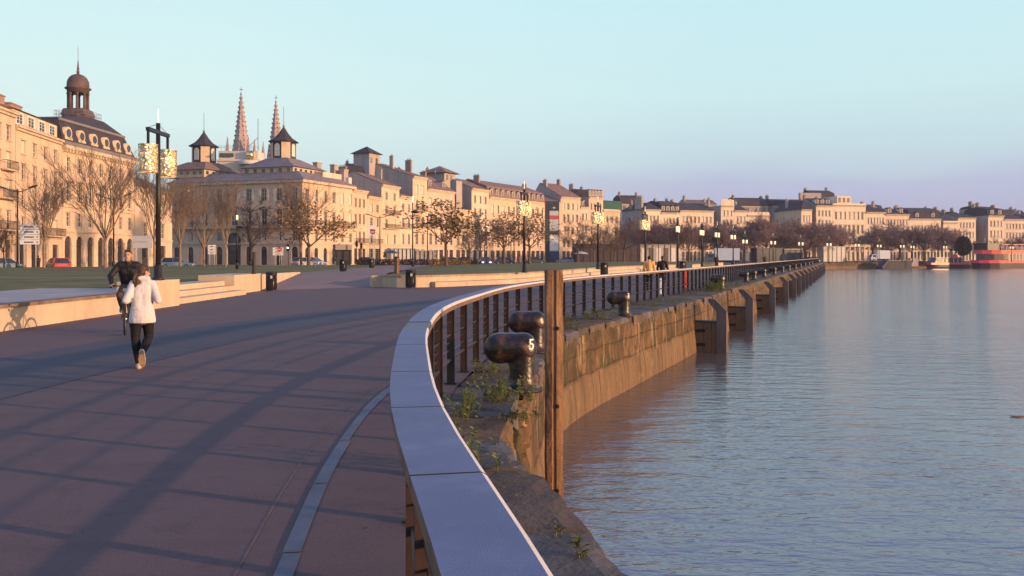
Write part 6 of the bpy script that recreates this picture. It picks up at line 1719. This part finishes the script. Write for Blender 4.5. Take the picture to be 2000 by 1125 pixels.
def torso2(mb, g=0.0):
    mb.ell(pel, (.12+g,.16+g,.12+g), 18); mb.caps_(pel+Vector((0,.05,.05)), ch_+Vector((0,.07,0)), .12+g, .125+g, 14); mb.caps_(pel+Vector((0,-.05,.05)), ch_+Vector((0,-.07,0)), .12+g, .125+g, 14)
    mb.caps_(Ls-Vector((0,.03,.01)), Rs+Vector((0,.03,-.01)), .078+g, .078+g, 14); mb.caps_(ch_, nk, .12+g, .065+g, 12)
lg = [(Vector((-.70,.09,1.02)), Vector((-.30,.12,.72)), Vector((-.58,.135,.24))), (Vector((-.70,-.09,1.02)), Vector((-.22,-.13,.86)), Vector((-.60,-.135,.57)))]
def legs2(mb, g=0.0):
    for a, b_, c in lg: mb.caps_(a, b_, .095+g, .064+g, 14); mb.caps_(b_, b_.lerp(c, .35), .062+g, .062+g, 12); mb.caps_(b_.lerp(c, .35), c, .062+g, .040+g, 12)
hr = Matrix.Rotation(rad(-90), 3, 'Z') @ Matrix.Rotation(rad(6), 3, 'X'); hc = Vector((-.41,0,1.70))
mb = MB(); torso2(mb); legs2(mb)
for a, b_, c in ((Ls, Le, Lw), (Rs, Re, Rw)): mb.caps_(a, b_, .058, .046, 12); mb.caps_(b_, c, .046, .034, 12)
mb.caps_(nk-Vector((0,0,.05)), hc-Vector((.02,0,.07)), .062, .058, 12); T = head(mb, hc, hr, 1.04)
for a, s_ in ((Lw, 1), (Rw, -1)): hand(mb, a, Vector((.6,.0,-.30)), (0,-s_,.2), 1.5 if s_ > 0 else -1.5)
for a, b_, c in lg: mb.caps_(c, c+Vector((.08,0,-.05)), .036, .03, 8)
remeshed(mb, 'body', M['skin'], .0095, 3, cy_); face(T, cy_, hr)
mb = MB(); torso2(mb, .022)
for a, b_, c in ((Ls, Le, Lw), (Rs, Re, Rw)): mb.caps_(a, b_, .076, .064, 12); mb.caps_(b_, c, .062, .046, 12)
mb.caps_(nk+Vector((-.03,-.03,-.02)), nk+Vector((-.03,.03,-.02)), .062, .062, 10); mb.caps_((-.72,-.1,.98), (-.72,.1,.98), .09, .09, 10)
remeshed(mb, 'jacket', M['jacket'], .012, 3, cy_)
mb = MB(); legs2(mb, .016); mb.ell(pel+Vector((0,0,-.04)), (.13,.17,.11), 16); remeshed(mb, 'trousers', M['jean'], .012, 3, cy_)
for (a, b_, c) in lg: shoe(cy_, c+Vector((0,0,.0)), c+Vector((.2,0,-.04)), (.12,0,-1), M['rubber'])
mb = MB(); mb.ell(T((0,-.022,.052)), (.082,.092,.074), 18, 0, hr); mb.caps_(T((-.04,.05,.098)), T((.04,.05,.098)), .026, .026, 8); remeshed(mb, 'hair', M['hairdark'], .010, 2, cy_)
for s_ in (-1, 1):
    mb = MB(); w = Vector((-.19,s_*.295,1.085)); mb.ell(w, (.05,.05,.035), 12); mb.caps_(w, w+Vector((.05,0,-.05)), .034, .03, 8)
    remeshed(mb, 'glove', M['rubber'], .010, 2, cy_)

# --- walkers
def walker(lab, px, d, rz, top, leg, hairm, z=0, H=1.75, stride=.20, coat=False, name='person'):
    t_ = thing(name, lab, 'person', ((px-1000)/F*d, d, z), rz); k = H/1.75
    hl, hr_ = Vector((-.095,0,.90)), Vector((.095,0,.90)); kl, kr = Vector((-.10,stride*.6,.50)), Vector((.10,-stride*.1,.49)); al, ar = Vector((-.09,stride,.09)), Vector((.09,-stride*1.1,.13))
    sl_, sr = Vector((-.19,0,1.42)), Vector((.19,0,1.42)); el, er = Vector((-.25,-.06,1.13)), Vector((.25,.02,1.13)); wl, wr = Vector((-.24,.08,.90)), Vector((.24,.16,.92))
    def tor(mb, g):
        mb.ell((0,0,.95), (.15+g,.11+g,.12+g), 14); mb.caps_((0,0,1.0), (0,.0,1.32), .13+g, .135+g, 12); mb.caps_(sl_-Vector((-.04,0,.02)), sr-Vector((.04,0,.02)), .075+g, .075+g, 12); mb.caps_((0,0,1.3), (0,.01,1.50), .11+g, .058+g, 10)
        for a, b_, c in ((sl_, el, wl), (sr, er, wr)): mb.caps_(a, b_, .056+g, .044+g, 10); mb.caps_(b_, c, .044+g, .032+g, 10)
    def lgs(mb, g):
        for a, b_, c in ((hl, kl, al), (hr_, kr, ar)): mb.caps_(a, b_, .09+g, .058+g, 12); mb.caps_(b_, c, .06+g, .042+g, 10)
    mb = MB(); tor(mb, 0); lgs(mb, 0); mb.caps_((0,0,1.45), (0,.02,1.58), .055, .052, 10); T_ = head(mb, (0,.025,1.645), Matrix.Identity(3), .98)
    hand(mb, wl, (0,.15,-1), (.3,1,0), .5); hand(mb, wr, (0,.15,-1), (-.3,1,0), -.5)
    for a in (al, ar): mb.caps_(a, a+Vector((0,.10,-.04)), .036, .03, 8)
    remeshed(mb, 'body', M['skin'], .013, 3, t_); face(T_, t_, Matrix.Identity(3))
    mb = MB(); tor(mb, .022); mb.ell((0,0,.90), (.175,.135,.13), 14)
    if coat: mb.caps_((0,0,.95), (0,0,.72), .16, .16, 12)
    remeshed(mb, 'top', top, .015, 3, t_)
    mb = MB(); lgs(mb, .014); remeshed(mb, 'trousers', leg, .014, 3, t_)
    for a in (al, ar): shoe(t_, a, a+Vector((0,.2,-.04)), (0,.0,-1), M['rubber'])
    mb = MB(); mb.ell(T_((0,-.02,.045)), (.084,.10,.082), 14); mb.ell(T_((0,-.04,-.01)), (.08,.075,.07), 12); remeshed(mb, 'hair', hairm, .012, 2, t_)
    t_.scale = (k,)*3; return t_
o1 = walker('walker in an orange top and dark trousers behind the railing', 1268, 41.5, rad(-12), M['orange'], M['leg'], M['hairdark'], H=1.70)
o2 = walker('walker in a dark coat beside the orange topped walker', 1294, 42.5, rad(-20), M['jacket'], M['leg'], M['hair'], H=1.70, stride=.26, coat=True)
w3 = walker('distant walker in black left of the box truck end', 1399, 118, rad(160), M['jacket'], M['leg'], M['hairdark'], H=1.8)
w4 = walker('distant walker in a red coat on the far lawn edge', 1014, 150, rad(90), M['redcoat'], M['leg'], M['hairdark'], H=1.7, coat=True)
w5 = walker('distant person in black by the cream house doorway', 75, 90, rad(80), M['jacket'], M['leg'], M['hairdark'], H=1.75)
w6 = walker('distant dark figure standing near the lone leafy tree', 866, 140, rad(20), M['jacket'], M['jean'], M['hair'], H=1.7)
w7 = walker('distant pale figure far along the promenade', 1494, 150, rad(-20), M['jean'], M['leg'], M['hairdark'], H=1.75)
# ------------------------------------------------------------------ sky, sun, camera
w = bpy.data.worlds.new('World'); SC.world = w; w.use_nodes = True
nt = w.node_tree; bg = nt.nodes['Background']
sky = nt.nodes.new('ShaderNodeTexSky'); sky.sky_type = 'NISHITA'; sky.sun_disc = False
sky.sun_elevation = SUN_EL; sky.sun_rotation = SUN_AZ
sky.altitude = 0; sky.air_density = 1.0; sky.dust_density = 1.0; sky.ozone_density = 1.0
# away from the sun the morning sky is pale teal over a lavender band; towards the sun it stays the plain sky model
N = nt.nodes; K = nt.links
tc = N.new('ShaderNodeTexCoord'); sx = N.new('ShaderNodeSeparateXYZ'); K.new(tc.outputs['Generated'], sx.inputs[0])
def sky_ramp(stops, src):
    rp = N.new('ShaderNodeValToRGB'); e = rp.color_ramp.elements
    while len(e) < len(stops): e.new(.5)
    for k, (p, c) in enumerate(stops): e[k].position = p; e[k].color = (*c, 1)
    K.new(src, rp.inputs[0]); return rp.outputs[0]
# a soft uneven edge for the low lavender bank
mpn = N.new('ShaderNodeMapping'); mpn.inputs['Scale'].default_value = (2.2, 2.2, 16); K.new(tc.outputs['Generated'], mpn.inputs[0])
nz = N.new('ShaderNodeTexNoise'); nz.inputs['Scale'].default_value = 1.6; nz.inputs['Detail'].default_value = 5; K.new(mpn.outputs[0], nz.inputs['Vector'])
a1 = N.new('ShaderNodeMath'); a1.operation = 'MULTIPLY_ADD'; K.new(nz.outputs['Fac'], a1.inputs[0]); a1.inputs[1].default_value = .045; K.new(sx.outputs[2], a1.inputs[2])
a2 = N.new('ShaderNodeMath'); a2.operation = 'SUBTRACT'; K.new(a1.outputs[0], a2.inputs[0]); a2.inputs[1].default_value = .0225
HI = [(.46,(.37,.53,.92)),(.62,(.25,.38,.78)),(1.0,(.17,.26,.60))]
right = sky_ramp([(0.0,(.39,.39,.60)),(.05,(.43,.46,.65)),(.082,(.46,.52,.69)),(.10,(.52,.67,.75)),(.18,(.58,.81,.84)),(.30,(.54,.81,.88))]+HI, a2.outputs[0])
left = sky_ramp([(0.0,(.52,.54,.66)),(.05,(.56,.64,.70)),(.09,(.62,.78,.77)),(.14,(.68,.87,.85)),(.20,(.66,.87,.87)),(.30,(.58,.84,.89))]+HI, a2.outputs[0])
lr = N.new('ShaderNodeMapRange'); lr.inputs[1].default_value = -.32; lr.inputs[2].default_value = .22; K.new(sx.outputs[0], lr.inputs[0])
mlr = N.new('ShaderNodeMix'); mlr.data_type = 'RGBA'; K.new(lr.outputs[0], mlr.inputs[0]); K.new(left, mlr.inputs[6]); K.new(right, mlr.inputs[7])
dt = N.new('ShaderNodeVectorMath'); dt.operation = 'DOT_PRODUCT'; K.new(tc.outputs['Generated'], dt.inputs[0]); dt.inputs[1].default_value = (-math.sin(SUN_AZ), -math.cos(SUN_AZ), 0)
fr = N.new('ShaderNodeMapRange'); fr.inputs[1].default_value = -.9; fr.inputs[2].default_value = -.35; K.new(dt.outputs['Value'], fr.inputs[0])
sc_ = N.new('ShaderNodeMix'); sc_.data_type = 'RGBA'; sc_.blend_type = 'MULTIPLY'; sc_.inputs[0].default_value = 1
K.new(mlr.outputs[2], sc_.inputs[6]); sc_.inputs[7].default_value = (.90/.15, .90/.15, .90/.15, 1)
mx = N.new('ShaderNodeMix'); mx.data_type = 'RGBA'; K.new(fr.outputs[0], mx.inputs[0]); K.new(sky.outputs[0], mx.inputs[6]); K.new(sc_.outputs[2], mx.inputs[7])
K.new(mx.outputs[2], bg.inputs[0]); bg.inputs[1].default_value = .15
sd = Vector((math.sin(SUN_AZ)*math.cos(SUN_EL), math.cos(SUN_AZ)*math.cos(SUN_EL), math.sin(SUN_EL)))
L = bpy.data.lights.new('sun', 'SUN'); L.energy = 5.0; L.angle = rad(.5); L.color = (1.0, .575, .315)
lo = bpy.data.objects.new('sun', L); COL.objects.link(lo); lo.rotation_euler = (-sd).to_track_quat('-Z', 'Y').to_euler(); lo.location = sd*400
cam = bpy.data.cameras.new('camera'); co = bpy.data.objects.new('camera', cam); COL.objects.link(co)
cam.sensor_width = 36; cam.lens = 36*F/2000; cam.shift_y = -(562.5-HZ)/2000
co.location = (0, 0, EYE); co.rotation_euler = (PI/2, 0, 0); cam.clip_start = .05; cam.clip_end = 6000
SC.camera = co
SC.view_settings.view_transform = 'Standard'; SC.view_settings.look = 'None'; SC.view_settings.gamma = 1; SC.view_settings.exposure = 0.24
SC.cycles.use_denoising = True; SC.cycles.max_bounces = 6; SC.cycles.sample_clamp_indirect = 6

# morning haze over the river: one even box of air round the whole place
m = bpy.data.materials.new('haze_air'); m.use_nodes = True; nt = m.node_tree
for n_ in list(nt.nodes):
    if n_.type == 'BSDF_PRINCIPLED': nt.nodes.remove(n_)
vol = nt.nodes.new('ShaderNodeVolumePrincipled'); vol.inputs['Color'].default_value = (.80, .78, .92, 1); vol.inputs['Density'].default_value = .00020
nt.links.new(vol.outputs[0], nt.nodes['Material Output'].inputs['Volume'])
mb = MB(); mb.box(-910, 1310, -410, 1310, -3.2, 72)
hz = mb.build('haze', m); struct(hz, 'stuff')
